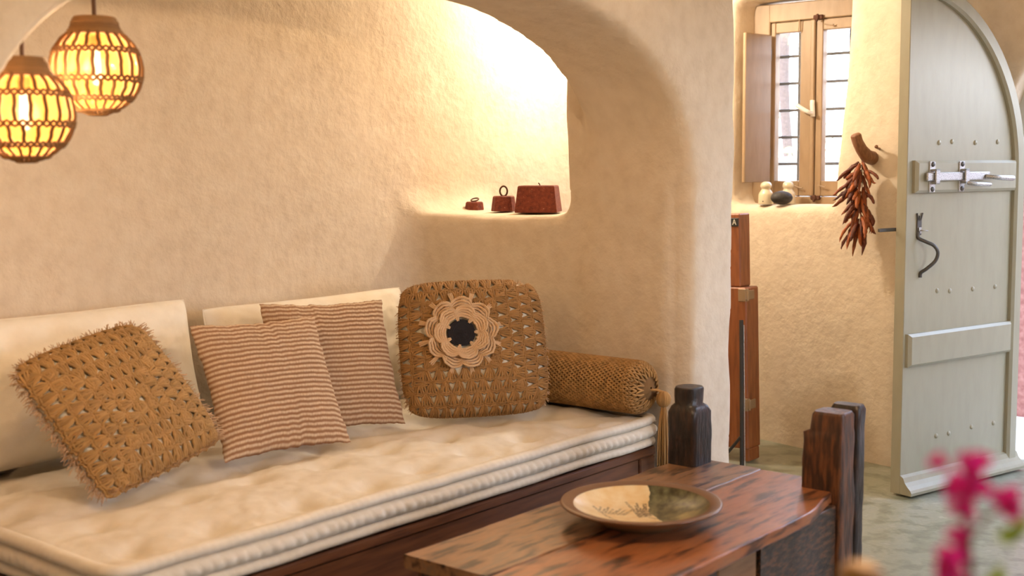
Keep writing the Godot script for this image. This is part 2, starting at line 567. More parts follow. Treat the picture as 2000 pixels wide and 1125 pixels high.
func net(lo: Vector3, hi: Vector3, cell: float, f: Callable) -> ArrayMesh:
	var nx := int((hi.x - lo.x) / cell) + 1
	var ny := int((hi.y - lo.y) / cell) + 1
	var nzz := int((hi.z - lo.z) / cell) + 1
	var val := PackedFloat32Array()
	val.resize(nx * ny * nzz)
	val.fill(1.0)
	var at := PackedInt32Array()
	at.resize(nx * ny * nzz)
	at.fill(-1)
	var B := 6
	var blocks := []
	var reach := cell * B * 0.87 * 1.35 + 0.02
	for bx in range(0, nx, B):
		for by in range(0, ny, B):
			for bz in range(0, nzz, B):
				var o := lo + Vector3(bx + B * 0.5, by + B * 0.5, bz + B * 0.5) * cell
				var d: float = f.call(o)
				var near := absf(d) < reach
				if near:
					blocks.append(Vector3i(bx, by, bz))
				for i in range(bx, mini(bx + B, nx)):
					for j in range(by, mini(by + B, ny)):
						var row := (i * ny + j) * nzz
						for k in range(bz, mini(bz + B, nzz)):
							val[row + k] = f.call(lo + Vector3(i, j, k) * cell) if near else d
	var mb := MB.new()
	var sx := ny * nzz
	var offs := [0, sx, nzz, sx + nzz, 1, sx + 1, nzz + 1, sx + nzz + 1]
	var cor := [Vector3(0, 0, 0), Vector3(1, 0, 0), Vector3(0, 1, 0), Vector3(1, 1, 0), Vector3(0, 0, 1), Vector3(1, 0, 1), Vector3(0, 1, 1), Vector3(1, 1, 1)]
	var eds := [[0, 1], [2, 3], [4, 5], [6, 7], [0, 2], [1, 3], [4, 6], [5, 7], [0, 4], [1, 5], [2, 6], [3, 7]]
	for b in blocks:
		for i in range(b.x, mini(b.x + B, nx - 1)):
			for j in range(b.y, mini(b.y + B, ny - 1)):
				for k in range(b.z, mini(b.z + B, nzz - 1)):
					var o := (i * ny + j) * nzz + k
					var inside := 0
					for q in 8:
						if val[o + offs[q]] < 0.0:
							inside += 1
					if inside == 0 or inside == 8:
						continue
					var s := Vector3.ZERO
					var n := 0
					for e in eds:
						var va := val[o + offs[e[0]]]
						var vb := val[o + offs[e[1]]]
						if (va < 0.0) != (vb < 0.0):
							s += cor[e[0]].lerp(cor[e[1]], va / (va - vb))
							n += 1
					var p := lo + (Vector3(i, j, k) + s / n) * cell
					at[o] = mb.vert(Vector3(p.x, p.y, -p.z))
	for b in blocks:
		for i in range(maxi(b.x, 1), mini(b.x + B, nx - 1)):
			for j in range(maxi(b.y, 1), mini(b.y + B, ny - 1)):
				for k in range(maxi(b.z, 1), mini(b.z + B, nzz - 1)):
					var o := (i * ny + j) * nzz + k
					var a := val[o] < 0.0
					for ax in 3:
						var st: int = [sx, nzz, 1][ax]
						if (val[o + st] < 0.0) == a:
							continue
						var s1: int = [nzz, 1, sx][ax]
						var s2: int = [1, sx, nzz][ax]
						var q := [at[o], at[o - s1], at[o - s1 - s2], at[o - s2]]
						if q.min() < 0:
							continue
						if a:
							mb.quad(q[3], q[2], q[1], q[0])
						else:
							mb.quad(q[0], q[1], q[2], q[3])
	return mb.mesh()
# a lumpy upright plaster face from a to b (floor points), height h, thickness behind it
func plaster_face(a: Vector3, b: Vector3, h: float, thick: float, cell := 0.06) -> ArrayMesh:
	var mb := MB.new()
	var along := (b - a)
	var nc := int(along.length() / cell) + 2
	var nr := int(h / cell) + 2
	var out := Vector3.UP.cross(along).normalized() * -1.0
	for i in nr:
		for j in nc:
			var p := a + along * (float(j) / (nc - 1)) + Vector3(0, h * i / (nr - 1), 0)
			mb.vert(p - out * lumps(Vector3(p.x, p.y, -p.z)))
	mb.grid(0, nr, nc, false, false, true)
	var a2 := a - out * thick
	var b2 := b - out * thick
	var up := Vector3(0, h, 0)
	mb.poly([a2, b2, b2 + up, a2 + up], -out)
	mb.poly([a, a2, a2 + up, a + up], -along)
	mb.poly([b, b2, b2 + up, b + up], along)
	mb.poly([a + up, b + up, b2 + up, a2 + up], Vector3.UP)
	return mb.mesh()
func slab(lo: Vector3, hi: Vector3) -> ArrayMesh:
	var mb := MB.new()
	mb.box(lo, hi, 0.002)
	return mb.mesh()

func build_shell() -> void:
	var p: StandardMaterial3D = M.plaster
	struct(slab(Vector3(-1.8, -0.12, -3.75), Vector3(5.53, 0, 2.6)), "floor", M.screed, "grey green polished screed floor", "floor")
	struct(slab(Vector3(-1.8, 2.42, -3.75), Vector3(5.53, 2.62, 2.6)), "ceiling", M.ceiling_paint, "cream plaster ceiling", "ceiling")
	struct(net(Vector3(0.9, -0.04, 2.10), Vector3(4.74, 2.46, 3.72), 0.021, arch_wall), "wall_alcove", p, "thick cream plaster alcove wall with wide arch and ledge opening", "wall")
	struct(net(Vector3(4.44, -0.05, -0.7), Vector3(5.62, 2.46, 3.68), 0.026, window_wall), "wall_entrance", p, "cream plaster wall with a deep window and an arched doorway", "wall")
	struct(plaster_face(Vector3(4.70, 0, -3.525), Vector3(5.5, 0, -3.525), 2.45, 0.2, 0.03), "wall_back", p, "cream plaster wall at the back of the entrance hall", "wall")
	struct(slab(Vector3(-1.8, 0, -2.45), Vector3(1.03, 2.45, -2.203)), "wall_front", p, "cream plaster wall left of the alcove", "wall")
	struct(slab(Vector3(-1.8, 0, -2.3), Vector3(-1.6, 2.45, 2.5)), "wall_left", p, "cream plaster wall far left", "wall")
	struct(slab(Vector3(4.5, 0, 0.65), Vector3(5.5, 2.45, 2.5)), "wall_right", p, "cream plaster wall right of the doorway", "wall")
	# unseen rear wall; its window opening is placed to light the pier and door
	var rear := MB.new()
	rear.box(Vector3(-1.8, 0, 2.4), Vector3(5.5, 0.85, 2.6))
	rear.box(Vector3(-1.8, 2.05, 2.4), Vector3(5.5, 2.45, 2.6))
	rear.box(Vector3(-1.8, 0.85, 2.4), Vector3(2.5, 2.05, 2.6))
	rear.box(Vector3(4.2, 0.85, 2.4), Vector3(5.5, 2.05, 2.6))
	struct(rear.mesh(), "wall_rear", p, "unseen cream plaster wall at the rear of the sitting room, with a window opening placed to light the pier", "wall")
	# outside
	struct(slab(Vector3(5.53, -0.15, -9), Vector3(14, -0.03, 6)), "floor_terrace", M.terrace_stone, "pale stone terrace outside the door", "terrace")
	struct(slab(Vector3(6.6, -0.06, -2.4), Vector3(6.8, 1.65, 3.0)), "wall_garden", M.rose_plaster, "rose coloured garden wall outside the doorway", "wall")
	struct(slab(Vector3(5.53, 2.42, -1.9), Vector3(6.25, 2.52, 1.5)), "ceiling_unseen_porch", M.whitewash, "unseen whitewashed roof outside the doorway, placed to cut sky light on the door leaf", "porch roof")  # roof out of view, placed to keep sky light off the door leaf
	struct(slab(Vector3(7.4, -0.03, -6.6), Vector3(7.6, 1.35, -3.2)), "wall_yard", M.whitewash, "low whitewashed yard wall outside the window", "wall")

# ---------------------------------------------------------------- daybed
func build_daybed() -> void:
	var u0 := 1.405
	var u1 := 3.522
	var d0 := 2.305
	var d1 := 3.43
	# wooden base
	var b := thing("daybed_base", "reddish brown wooden daybed base under the white mattress", "bed", Transform3D(Basis.IDENTITY, W(u0, 0, d0)))
	var L := u1 - u0
	var mb := MB.new()
	mb.box(Vector3(0.0, 0.03, -0.045), Vector3(L - 0.09, 0.305, -0.015), 0.004)
	part(mb, "front_panel", M.bed_wood, b)
	mb = MB.new()
	mb.box(Vector3(-0.01, 0.305, -0.06), Vector3(L, 0.336, -0.003), 0.006)
	part(mb, "top_rail", M.bed_wood, b)
	mb = MB.new()
	mb.box(Vector3(L - 0.09, 0.0, -0.06), Vector3(L, 0.304, -0.008), 0.005)
	part(mb, "corner_post", M.bed_wood, b)
	mb = MB.new()
	mb.box(Vector3(-0.012, 0.0, -0.06), Vector3(0.05, 0.304, -0.008), 0.005)
	part(mb, "corner_post", M.bed_wood, b)
	mb = MB.new()
	mb.box(Vector3(-0.005, 0.03, -(d1 - d0)), Vector3(0.025, 0.335, -0.061), 0.004)
	part(mb, "end_panel", M.bed_wood, b)
	mb = MB.new()
	mb.box(Vector3(0.026, 0.31, -(d1 - d0)), Vector3(L, 0.335, -0.061), 0.003)
	part(mb, "platform", M.bed_wood, b)
	# mattress
	var t := thing("mattress", "thick cream cotton mattress with rolled stitched edges", "mattress", Transform3D(Basis.IDENTITY, W(u0, 0.343, d0)))
	var D := d1 - d0
	var tufts := []
	for i in 9:
		for j in 5:
			tufts.append(Vector2(0.13 + i * 0.245 + (0.05 if j % 2 else -0.03), 0.12 + j * 0.235) + Vector2(rr(-0.03, 0.03), rr(-0.03, 0.03)))
	# where the cushions press into the cotton
	var dents := [[Vector2(2.12, 2.86), Vector2(2.54, 2.80)], [Vector2(2.44, 2.97), Vector2(2.88, 2.86)], [Vector2(1.62, 2.77), Vector2(2.10, 2.84)], [Vector2(2.91, 2.90), Vector2(3.28, 2.60)], [Vector2(1.45, 3.30), Vector2(2.38, 3.30)], [Vector2(2.43, 3.30), Vector2(3.36, 3.30)]]
	mb = MB.new()
	var nx := 130
	var nd := 76
	for j in nd:
		for i in nx:
			var x := L * i / (nx - 1)
			var z := D * j / (nd - 1)
			var e := minf(minf(x, L - x), minf(z, D - z))
			var h := 0.094 + 0.017 * (1.0 - exp(-e / 0.07)) - 0.010 * exp(-e / 0.012)
			for q in tufts:
				var dd: float = q.distance_squared_to(Vector2(x, z))
				if dd < 0.05:
					h -= 0.020 * exp(-dd / 0.0016) + 0.010 * exp(-dd / 0.010)
			for q in dents:
				var pt: Vector2 = Vector2(x + u0, z + d0)
				var ds: float = pt.distance_to(Geometry2D.get_closest_point_to_segment(pt, q[0], q[1]))
				if ds < 0.2:
					h -= 0.020 * exp(-ds * ds / 0.0055)
			h += 0.007 * nf.get_noise_2d(x * 5.0, z * 7.0) + 0.0045 * nf.get_noise_2d(x * 14.0 + 40, z * 22.0 + x * 12.0)
			h += 0.004 * sin(x * 150.0 + 9.0 * nf.get_noise_2d(x * 4, z * 4)) * exp(-z / 0.10) * smoothstep(0.0, 0.02, z)
			mb.vert(Vector3(x, h, -z))
	mb.grid(0, nd, nx)
	part(mb, "top_cover", M.mattress_cotton, t)
	# perimeter, counter-clockwise from above
	var per := []
	var R := 0.05
	var cs := [[L - R, -R, 0.0], [L - R, -(D - R), 90.0], [R, -(D - R), 180.0], [R, -R, 270.0]]
	var raw := PackedVector3Array()
	for q in cs:
		for k in 7:
			var a := deg_to_rad(-90.0 + q[2] + 90.0 * k / 6.0)
			raw.append(Vector3(q[0] + R * cos(a), 0, q[1] - R * sin(a)))
	raw.append(raw[0])
	var acc := 0.0
	for k in raw.size() - 1:
		var ln := raw[k].distance_to(raw[k + 1])
		var n := maxi(1, int(ln / 0.0075))
		for m in n:
			per.append([raw[k].lerp(raw[k + 1], float(m) / n), acc + ln * m / n])
		acc += ln
	var outs := []
	for k in per.size():
		var dd: Vector3 = per[(k + 2) % per.size()][0] - per[(k + per.size() - 2) % per.size()][0]
		outs.append(Vector3(-dd.z, 0, dd.x).normalized())
	var bands := [["rolled_edge", [[-0.030, 0.096], [-0.018, 0.103], [-0.006, 0.105], [0.005, 0.102], [0.012, 0.094], [0.012, 0.085], [0.004, 0.077], [-0.008, 0.073]], 0],
		["side_band", [[-0.008, 0.075], [0.004, 0.072], [0.013, 0.065], [0.017, 0.056], [0.016, 0.046], [0.010, 0.037], [0.002, 0.031], [-0.008, 0.028]], 1],
		["rolled_edge", [[-0.008, 0.030], [0.003, 0.027], [0.011, 0.021], [0.013, 0.013], [0.009, 0.005], [0.0, 0.001], [-0.02, 0.0]], 0]]
	for bd in bands:
		mb = MB.new()
		var pr: Array = bd[1]
		for k in per.size():
			var s: float = per[k][1]
			var wob := 0.006 * nf.get_noise_1d(s * 1.6)
			var wy := 0.004 * nf.get_noise_1d(s * 2.3 + 50.0)
			for m in pr.size():
				var o: float = pr[m][0]
				var y: float = pr[m][1]
				var bulge := sin(PI * m / (pr.size() - 1))
				if bd[2] == 0:
					o += bulge * (0.0028 * absf(sin(s * PI / 0.024 + 2.0 * nf.get_noise_1d(s * 3.0))) - 0.0016)
				else:
					var ph := s * PI / 0.034 + (y - 0.05) * 38.0 + 2.6 * nf.get_noise_1d(s * 2.0)
					o += bulge * (0.0075 * pow(absf(sin(ph)), 0.55) - 0.004 + 0.004 * nf.get_noise_2d(s * 22.0, y * 60.0))
				mb.vert(per[k][0] + outs[k] * (o + wob) + Vector3(0, y + wy, 0))
		mb.grid(0, per.size(), pr.size(), false, true)
		part(mb, bd[0], M.mattress_cotton, t)

# ---------------------------------------------------------------- cushions
# local axes: x across, y up from the lower edge, z towards the viewer
func pose(u: float, h: float, d: float, yaw: float, tilt: float, roll: float, half: float) -> Transform3D:
	var b := Basis(Vector3.UP, deg_to_rad(yaw)) * Basis(Vector3.RIGHT, -deg_to_rad(tilt)) * Basis(Vector3.BACK, deg_to_rad(roll))
	return Transform3D(b, W(u, h, d) - b.y * half)
func pad(a: float, b: float, w: float, h: float, t: float, c: float, rc: float, side: float) -> Vector3:
	var ca := 1.0 - rc * pow(absf(a * b), 5.0)
	var x := w * 0.5 * a * (1.0 - c * (1.0 - b * b)) * ca
	var y := h * 0.5 * b * (1.0 - c * (1.0 - a * a)) * ca
	var z := side * t * pow(maxf(0.0, (1.0 - pow(absf(a), 2.6)) * (1.0 - pow(absf(b), 2.6))), 0.55)
	return Vector3(x, y + h * 0.5, z)
func plain_pad(mb: MB, w: float, h: float, t: float, c: float, rc: float, n: int, wr: float, sd: float) -> void:
	for side in [1.0, -1.0]:
		var s := mb.v.size()
		for j in n:
			for i in n:
				var a := sin((2.0 * i / (n - 1) - 1.0) * PI * 0.5)
				var b := sin((2.0 * j / (n - 1) - 1.0) * PI * 0.5)
				var p := pad(a, b, w, h, t, c, rc, side)
				p.z += side * wr * (nf.get_noise_2d(p.x * 7.0 + sd, p.y * 7.0) + 0.5 * nf.get_noise_2d(p.x * 19.0 + sd, p.y * 19.0)) * (1.0 - pow(maxf(absf(a), absf(b)), 6.0))
				mb.vert(p)
		mb.grid(s, n, n, false, false, side < 0.0)
func striped(o: Node3D, w: float, h: float, t: float, sd: int) -> void:
	var mb := MB.new()
	var ribs := 27
	var per := 8
	var nj := ribs * per + 1
	var ni := 150
	var dark := Color(0.30, 0.155, 0.08)
	var pale := Color(0.64, 0.48, 0.325)
	for side in [1.0, -1.0]:
		var s := mb.v.size()
		for j in nj:
			var b := 2.0 * j / (nj - 1) - 1.0
			var f := fposmod(float(j) / per, 1.0)
			var rib := sin(PI * f)
			var row := int(float(j) / per)
			for i in ni:
				var a := sin((2.0 * i / (ni - 1) - 1.0) * PI * 0.5)
				var wav := 0.012 * nf.get_noise_2d(a * 2.0 + sd, b * 2.0)
				var p := pad(a, clampf(b + wav * (1.0 - b * b), -1, 1), w, h, t, 0.065, 0.01, side) + Vector3(nf.get_noise_2d(b * 4.0 + sd, 9.0) * 0.006 * absf(a), nf.get_noise_2d(a * 4.0 + sd, 3.0) * 0.006 * absf(b), 0)
				var tick := 0.5 + 0.5 * sin(i * PI * 0.78 + row * 2.3)
				var lump := nf.get_noise_2d(a * 22.0 + row * 31.0 + sd, row * 3.0)
				var inn := 1.0 - pow(maxf(absf(a), absf(b)), 8.0)
				p.z += side * inn * (0.0034 * pow(rib, 0.7) * (0.8 + 0.35 * tick) + 0.0012 * lump + 0.004 * nf.get_noise_2d(p.x * 9.0 + sd, p.y * 9.0))
				var k := clampf(smoothstep(0.50, 0.92, rib) * (0.95 + 0.3 * lump) - 0.22 * tick, 0.0, 1.0)
				if lump > 0.42:
					k *= 0.6
				mb.col = dark.lerp(pale, k)
				mb.vert(p)
		mb.grid(s, nj, ni, false, false, side < 0.0)
	part(mb, "woven_cover", M.yarn, o)
func surf(a: float, b: float, k: Array) -> Array:   # point and outward normal of a pad's front
	var p := pad(a, b, k[0], k[1], k[2], k[3], k[4], 1.0)
	var e := 0.02
	var pa := pad(clampf(a + e, -1, 1), b, k[0], k[1], k[2], k[3], k[4], 1.0) - pad(clampf(a - e, -1, 1), b, k[0], k[1], k[2], k[3], k[4], 1.0)
	var pb := pad(a, clampf(b + e, -1, 1), k[0], k[1], k[2], k[3], k[4], 1.0) - pad(a, clampf(b - e, -1, 1), k[0], k[1], k[2], k[3], k[4], 1.0)
	var n := pa.cross(pb).normalized()
	if n.z < 0.15:
		n = (n + Vector3(0, 0, 0.4)).normalized()
	return [p, n]
func crochet(mb: MB, k: Array, c0: Vector2, dr: float, rounds: int, base: Color, skip_r: float) -> void:
	for r in range(1, rounds + 1):
		for sd in 4:
			var ang := sd * PI * 0.5
			var put := func(along: float, outw: float) -> Vector2:
				return c0 + Vector2(along, outw).rotated(ang)
			for i in 2 * r:
				var mid := (-r + (0.5 if r % 2 else 0.0) + i) * dr + rr(-0.05, 0.05) * dr
				var hw := dr * 0.50
				var centre: Vector2 = put.call(mid, (r - 0.5) * dr)
				if absf(centre.x) > 1.0 or absf(centre.y) > 1.0 or (centre - c0).length() < skip_r:
					continue
				for q in 5:
					var o := (q - 2) * 0.5
					var path := PackedVector3Array()
					var ra := PackedFloat32Array()
					var lift := rr(0.0, 0.0012)
					for m in 6:
						var f := m / 5.0
						var lw := lerpf(0.22, 0.98, pow(f, 0.85)) * hw
						var g: Vector2 = put.call(mid + o * lw, (r - 1 + lerpf(-0.06, 1.04 - 0.12 * absf(o), f)) * dr)
						g += Vector2(rr(-1, 1), rr(-1, 1)) * dr * 0.045
						g = g.clamp(Vector2(-0.995, -0.995), Vector2(0.995, 0.995))
						var s := surf(g.x, g.y, k)
						path.append(s[0] + s[1] * (0.0018 + lift + 0.0040 * sin(PI * f) + rr(-0.0006, 0.0006)))
						ra.append(0.0043 + 0.0008 * sin(f * 16.0 + q * 2.0))
					mb.col = base * rr(0.78, 1.18)
					mb.tube(path, ra, 6)
				# the loops across the top of the cluster
				for lp in 2:
					var lpath := PackedVector3Array()
					for m in 7:
						var f := m / 6.0
						var g: Vector2 = put.call(mid + (f * 2.0 - 1.0) * hw * 0.92, (r + (0.05 if lp == 0 else -0.10) - 0.10 * absf(f * 2.0 - 1.0) + 0.04 * sin(m * 2.6 + lp * 2.0)) * dr)
						g = g.clamp(Vector2(-0.995, -0.995), Vector2(0.995, 0.995))
						var s := surf(g.x, g.y, k)
						lpath.append(s[0] + s[1] * (0.0046 + 0.0016 * cos(m * 2.6 + lp * 2.0)))
					mb.col = base * rr(0.82, 1.12)
					mb.tube(lpath, 0.0040, 6)
func fringe(mb: MB, k: Array, tone: Color, dens: float, ln: float, gaps: float) -> void:
	for e in 4:
		var along: float = k[0] if e % 2 == 0 else k[1]
		var n := int(along / dens)
		for i in n:
			if rng.randf() < gaps:
				continue
			var f := -1.0 + 2.0 * (i + rr(0.0, 1.0)) / n
			var g: Vector2 = [Vector2(f, 1), Vector2(1, f), Vector2(f, -1), Vector2(-1, f)][e]
			var p := pad(g.x, g.y, k[0], k[1], k[2], k[3], k[4], 1.0)
			var low := 1.0 if e == 2 else 0.0
			var out := Vector3(g.x if e % 2 == 1 else 0.3 * f, g.y if e % 2 == 0 else 0.3 * f, 0).normalized()
			for q in 5:
				var d := (out * (1.0 - 0.75 * low) + Vector3(rr(-0.5, 0.5), rr(-0.5, 0.5) * (1.0 - 0.7 * low), rr(-0.35, 0.75) + 0.9 * low)).normalized()
				var l := ln * rr(0.5, 1.15)
				var p0 := p - out * 0.006 + Vector3(0, 0, rr(-0.004, 0.006))
				mb.col = tone * rr(0.75, 1.15)
				mb.tube(PackedVector3Array([p0, p0 + d * l * 0.5 + Vector3(rr(-1, 1), rr(-1, 1), rr(-1, 1)) * 0.003, p0 + d * l + Vector3(0, -0.006 * (1.0 - low), 0)]), PackedFloat32Array([0.0018, 0.0015, 0.0009]), 4, false)
func build_cushions() -> void:
	# plain back cushions against the wall
	for q in [[1.915, 3.37, 0.93, 0.44, "large plain cream back cushion behind the fringed crochet cushion", 3.0], [2.895, 3.37, 0.94, 0.40, "large plain cream back cushion behind the striped cushions", 8.0]]:
		var o := thing("back_cushion", q[4], "cushion", pose(q[0], 0.452 + q[3] * 0.49, q[1] - 0.03, 0.0, 13.0, 0.0, q[3] * 0.5), "plain back cushions along the alcove wall")
		var mb := MB.new()
		plain_pad(mb, q[2], q[3], 0.10, 0.045, 0.03, 56, 0.012, q[5])
		part(mb, "cover", M.cushion_linen, o)
		mb = MB.new()
		var rim := PackedVector3Array()
		for e in 4:
			for i in 24:
				var f := -1.0 + i / 12.0
				var g: Vector2 = [Vector2(f, 1), Vector2(1, -f), Vector2(-f, -1), Vector2(-1, f)][e]
				rim.append(pad(g.x, g.y, q[2], q[3], 0.10, 0.045, 0.03, 1.0))
		mb.tube(rim, 0.0028, 6, false, true)
		part(mb, "seam", M.cushion_linen, o)
	# striped woven pair
	var o1 := thing("striped_cushion", "rib striped cream and brown cushion standing in front, next to the fringed one", "cushion", pose(2.347, 0.647, 2.922, -8.3, 29.5, -1.3, 0.215), "striped woven cushions")
	striped(o1, 0.435, 0.435, 0.056, 0)
	var o2 := thing("striped_cushion", "rib striped cream and brown cushion tucked behind, next to the black centred one", "cushion", pose(2.688, 0.655, 3.025, -14.0, 24.0, -2.5, 0.22), "striped woven cushions")
	striped(o2, 0.455, 0.445, 0.052, 77)
	# crochet cushions
	var tan := Color(0.36, 0.205, 0.075)
	var pink := Color(0.60, 0.40, 0.245)
	var k1 := [0.43, 0.43, 0.072, -0.02, 0.05]
	var c1 := thing("crochet_cushion", "tan granny square crochet cushion with a frayed fringe lying tilted at the left end", "cushion", pose(1.845, 0.656, 2.945, 0.4, 39.0, 13.0, 0.215), "crochet cushions")
	var mb1 := MB.new()
	plain_pad(mb1, 0.424, 0.424, 0.0705, -0.02, 0.05, 40, 0.003, 1.0)
	mb1.xf = Transform3D.IDENTITY
	part(mb1, "inner_cushion", M.inner_cover, c1, "pale lining showing through the holes")
	mb1 = MB.new()
	crochet(mb1, k1, Vector2(0.06, -0.12), 0.172, 8, tan, 0.0)
	part(mb1, "crochet_cover", M.yarn, c1, "", true)
	mb1 = MB.new()
	fringe(mb1, k1, pink, 0.0080, 0.033, 0.05)
	part(mb1, "fringe", M.yarn, c1, "", true)
	var k2 := [0.485, 0.455, 0.085, -0.03, 0.09]
	var c2 := thing("crochet_cushion", "tan crochet cushion with a cream petalled flower and black centre", "cushion", pose(3.143, 0.677, 2.815, -39.2, 20.0, 0.7, 0.2275), "crochet cushions")
	mb1 = MB.new()
	plain_pad(mb1, 0.479, 0.449, 0.0835, -0.03, 0.09, 40, 0.003, 5.0)
	part(mb1, "inner_cushion", M.inner_cover, c2, "pale lining showing through the holes")
	var fc := Vector2(-0.20, 0.15)
	mb1 = MB.new()
	crochet(mb1, k2, fc, 0.172, 8, Color(0.33, 0.175, 0.062), 0.44)
	part(mb1, "crochet_cover", M.yarn, c2, "", true)
	mb1 = MB.new()
	fringe(mb1, k2, pink, 0.0095, 0.023, 0.45)
	part(mb1, "fringe", M.yarn, c2, "", true)
	crochet_flower(c2, k2, fc)
	build_bolster()
func crochet_flower(o: Node3D, k: Array, c0: Vector2) -> void:
	var s := surf(c0.x, c0.y, k)
	var n: Vector3 = s[1]
	var ax := Vector3.RIGHT.slide(n).normalized()
	var fr := Transform3D(Basis(ax, n.cross(ax), n).scaled_local(Vector3(1.18, 1.18, 1.1)), s[0])
	var fl := MB.new()
	fl.xf = fr
	# black crocheted disc, worked in a spiral
	var sp := PackedVector3Array()
	for i in 260:
		var a := i * 0.21
		var r := 0.001 + 0.0385 * i / 260.0
		sp.append(Vector3(cos(a) * r, sin(a) * r, 0.010 + 0.0012 * sin(i * 1.9)))
	fl.tube(sp, 0.0036, 6)
	fl.box(Vector3(-0.026, -0.026, 0.003), Vector3(0.026, 0.026, 0.009), 0.002)
	part(fl, "flower_centre", M.black_yarn, o, "black round crochet centre")
	var cream := Color(0.66, 0.44, 0.26)
	for lay in 2:
		fl = MB.new()
		fl.xf = fr
		var pet: int = [7, 9][lay]
		var r0: float = [0.049, 0.068][lay]
		var r1: float = [0.078, 0.104][lay]
		var z0: float = [0.013, 0.005][lay]
		for row in 5:
			for st in 2:
				var path := PackedVector3Array()
				var f := row / 4.0
				var m := 150
				for i in m:
					var a := TAU * i / m + lay * 0.3
					var lobe := pow(absf(sin(a * pet * 0.5 + lay)), 0.6)
					var wv := sin(a * pet * 1.0 + lay * 2.0)
					var r := lerpf(r0, r0 + (r1 - r0) * (0.48 + 0.52 * lobe), f) + 0.0013 * sin(i * 2.4 + row * 2.0 + st * PI) + 0.003 * nf.get_noise_1d(a * 6.0 + lay * 40)
					var z := z0 + f * (0.011 * wv * (0.35 + lay * 0.4) + 0.010) + 0.0012 * cos(i * 2.4 + st * PI)
					path.append(Vector3(cos(a) * r, sin(a) * r, z))
				fl.col = cream * rr(0.9, 1.08)
				fl.tube(path, 0.0033, 6, false, true)
		# spokes that tie the ruffle to the centre
		for i in (7 if lay == 0 else 12):
			var a := TAU * i / (7 if lay == 0 else 12) + lay * 0.2
			var d := Vector3(cos(a), sin(a), 0)
			var ri: float = 0.036 if lay == 0 else 0.088
			var ro: float = 0.052 if lay == 0 else 0.125
			for q in 3:
				var w := Vector3(-d.y, d.x, 0) * (q - 1) * 0.0035
				fl.col = cream * rr(0.85, 1.05)
				fl.tube(PackedVector3Array([d * ri + w * 0.3 + Vector3(0, 0, 0.013 if lay == 0 else 0.004), d * lerpf(ri, ro, 0.5) + w + Vector3(0, 0, 0.014 if lay == 0 else 0.004), d * ro + w * 1.5 + Vector3(0, 0, 0.012 if lay == 0 else -0.006)]), 0.0026, 5)
		part(fl, "petal_ring", M.yarn, o, "cream ruffled crochet petals")
func build_bolster() -> void:
	var R := 0.086
	var ln := 0.60
	var o := thing("bolster", "tan knitted bolster with a tassel against the alcove end wall", "cushion", Transform3D(Basis(Vector3.UP, deg_to_rad(90.0)), W(3.463, 0.460, 2.292)))
	# local x runs away from the viewer along the bolster
	var rad := func(x: float) -> float:
		var e := clampf(minf(x, ln - x) / 0.055, 0.0, 1.0)
		return R * (0.10 + 0.90 * sqrt(1.0 - (1.0 - e) * (1.0 - e)))
	var mb := MB.new()
	for i in 30:
		var x := ln * i / 29.0
		for j in 28:
			var a := TAU * j / 28
			var r: float = rad.call(x) - 0.003
			mb.vert(Vector3(x, R + r * sin(a), r * cos(a)))
	mb.grid(0, 30, 28, true, false, true)
	mb.col = Color.WHITE
	mb.c.fill(Color(0.22, 0.115, 0.04))
	part(mb, "inner_cushion", M.yarn, o)
	mb = MB.new()
	var tan := Color(0.40, 0.225, 0.085)
	var rows := 56
	for i in rows:
		var x := 0.004 + (ln - 0.012) * i / (rows - 1)
		var r: float = rad.call(x)
		var dx := (ln - 0.012) / (rows - 1)
		var n := maxi(8, int(r * TAU / 0.0135))
		for j in n:
			var a := TAU * (j + 0.5 * (i % 2)) / n
			var da := TAU / n * 0.5
			mb.col = tan * rr(0.78, 1.2)
			for sg in [-1.0, 1.0]:
				var path := PackedVector3Array()
				for m in 4:
					var f := m / 3.0
					var aa: float = a + da * sg * (1.0 - 0.85 * f)
					var r2: float = rad.call(clampf(x + dx * 1.15 * f, 0.0, ln)) + 0.0010 + 0.0034 * sin(PI * (0.15 + 0.8 * f))
					path.append(Vector3(x + dx * 1.15 * f, R + r2 * sin(aa), r2 * cos(aa)))
				mb.tube(path, PackedFloat32Array([0.0030, 0.0040, 0.0040, 0.0030]), 5, false)
	part(mb, "knitted_cover", M.yarn, o, "", true)
	# gathered end, tassel head and strands
	mb = MB.new()
	var hc := Vector3(-0.034, 0.050, 0.026)
	for j in 26:
		var a := TAU * j / 26
		var path := PackedVector3Array()
		for m in 7:
			var f := m / 6.0
			var th := PI * f
			path.append(hc + Vector3(cos(a) * 0.0235 * sin(th) , 0.026 * cos(th), sin(a) * 0.0235 * sin(th)))
		mb.col = tan * rr(0.85, 1.25)
		mb.tube(path, 0.0031, 5, false)
	mb.tube(PackedVector3Array([Vector3(0.01, 0.080, 0.0), Vector3(-0.016, 0.082, 0.012), hc + Vector3(0, 0.024, 0)]), 0.005, 6)
	part(mb, "tassel_head", M.yarn, o)
	mb = MB.new()
	for j in 22:
		var a := TAU * j / 22
		var r := 0.010 * sqrt(rng.randf())
		var top := hc + Vector3(cos(a) * 0.006, -0.020, sin(a) * 0.006)
		var d := Vector3(cos(a) * r * 1.3, 0, sin(a) * r * 1.3)
		mb.col = tan * rr(0.75, 1.2)
		mb.tube(PackedVector3Array([top, top + d * 0.8 + Vector3(0, -0.06, 0), top + d * 1.2 + Vector3(0, -0.13, 0), top + d * 1.3 + Vector3(0, -0.215 + rr(-0.008, 0.008), 0)]), 0.0027, 5, false)
	part(mb, "tassel_strands", M.yarn, o, "", true)

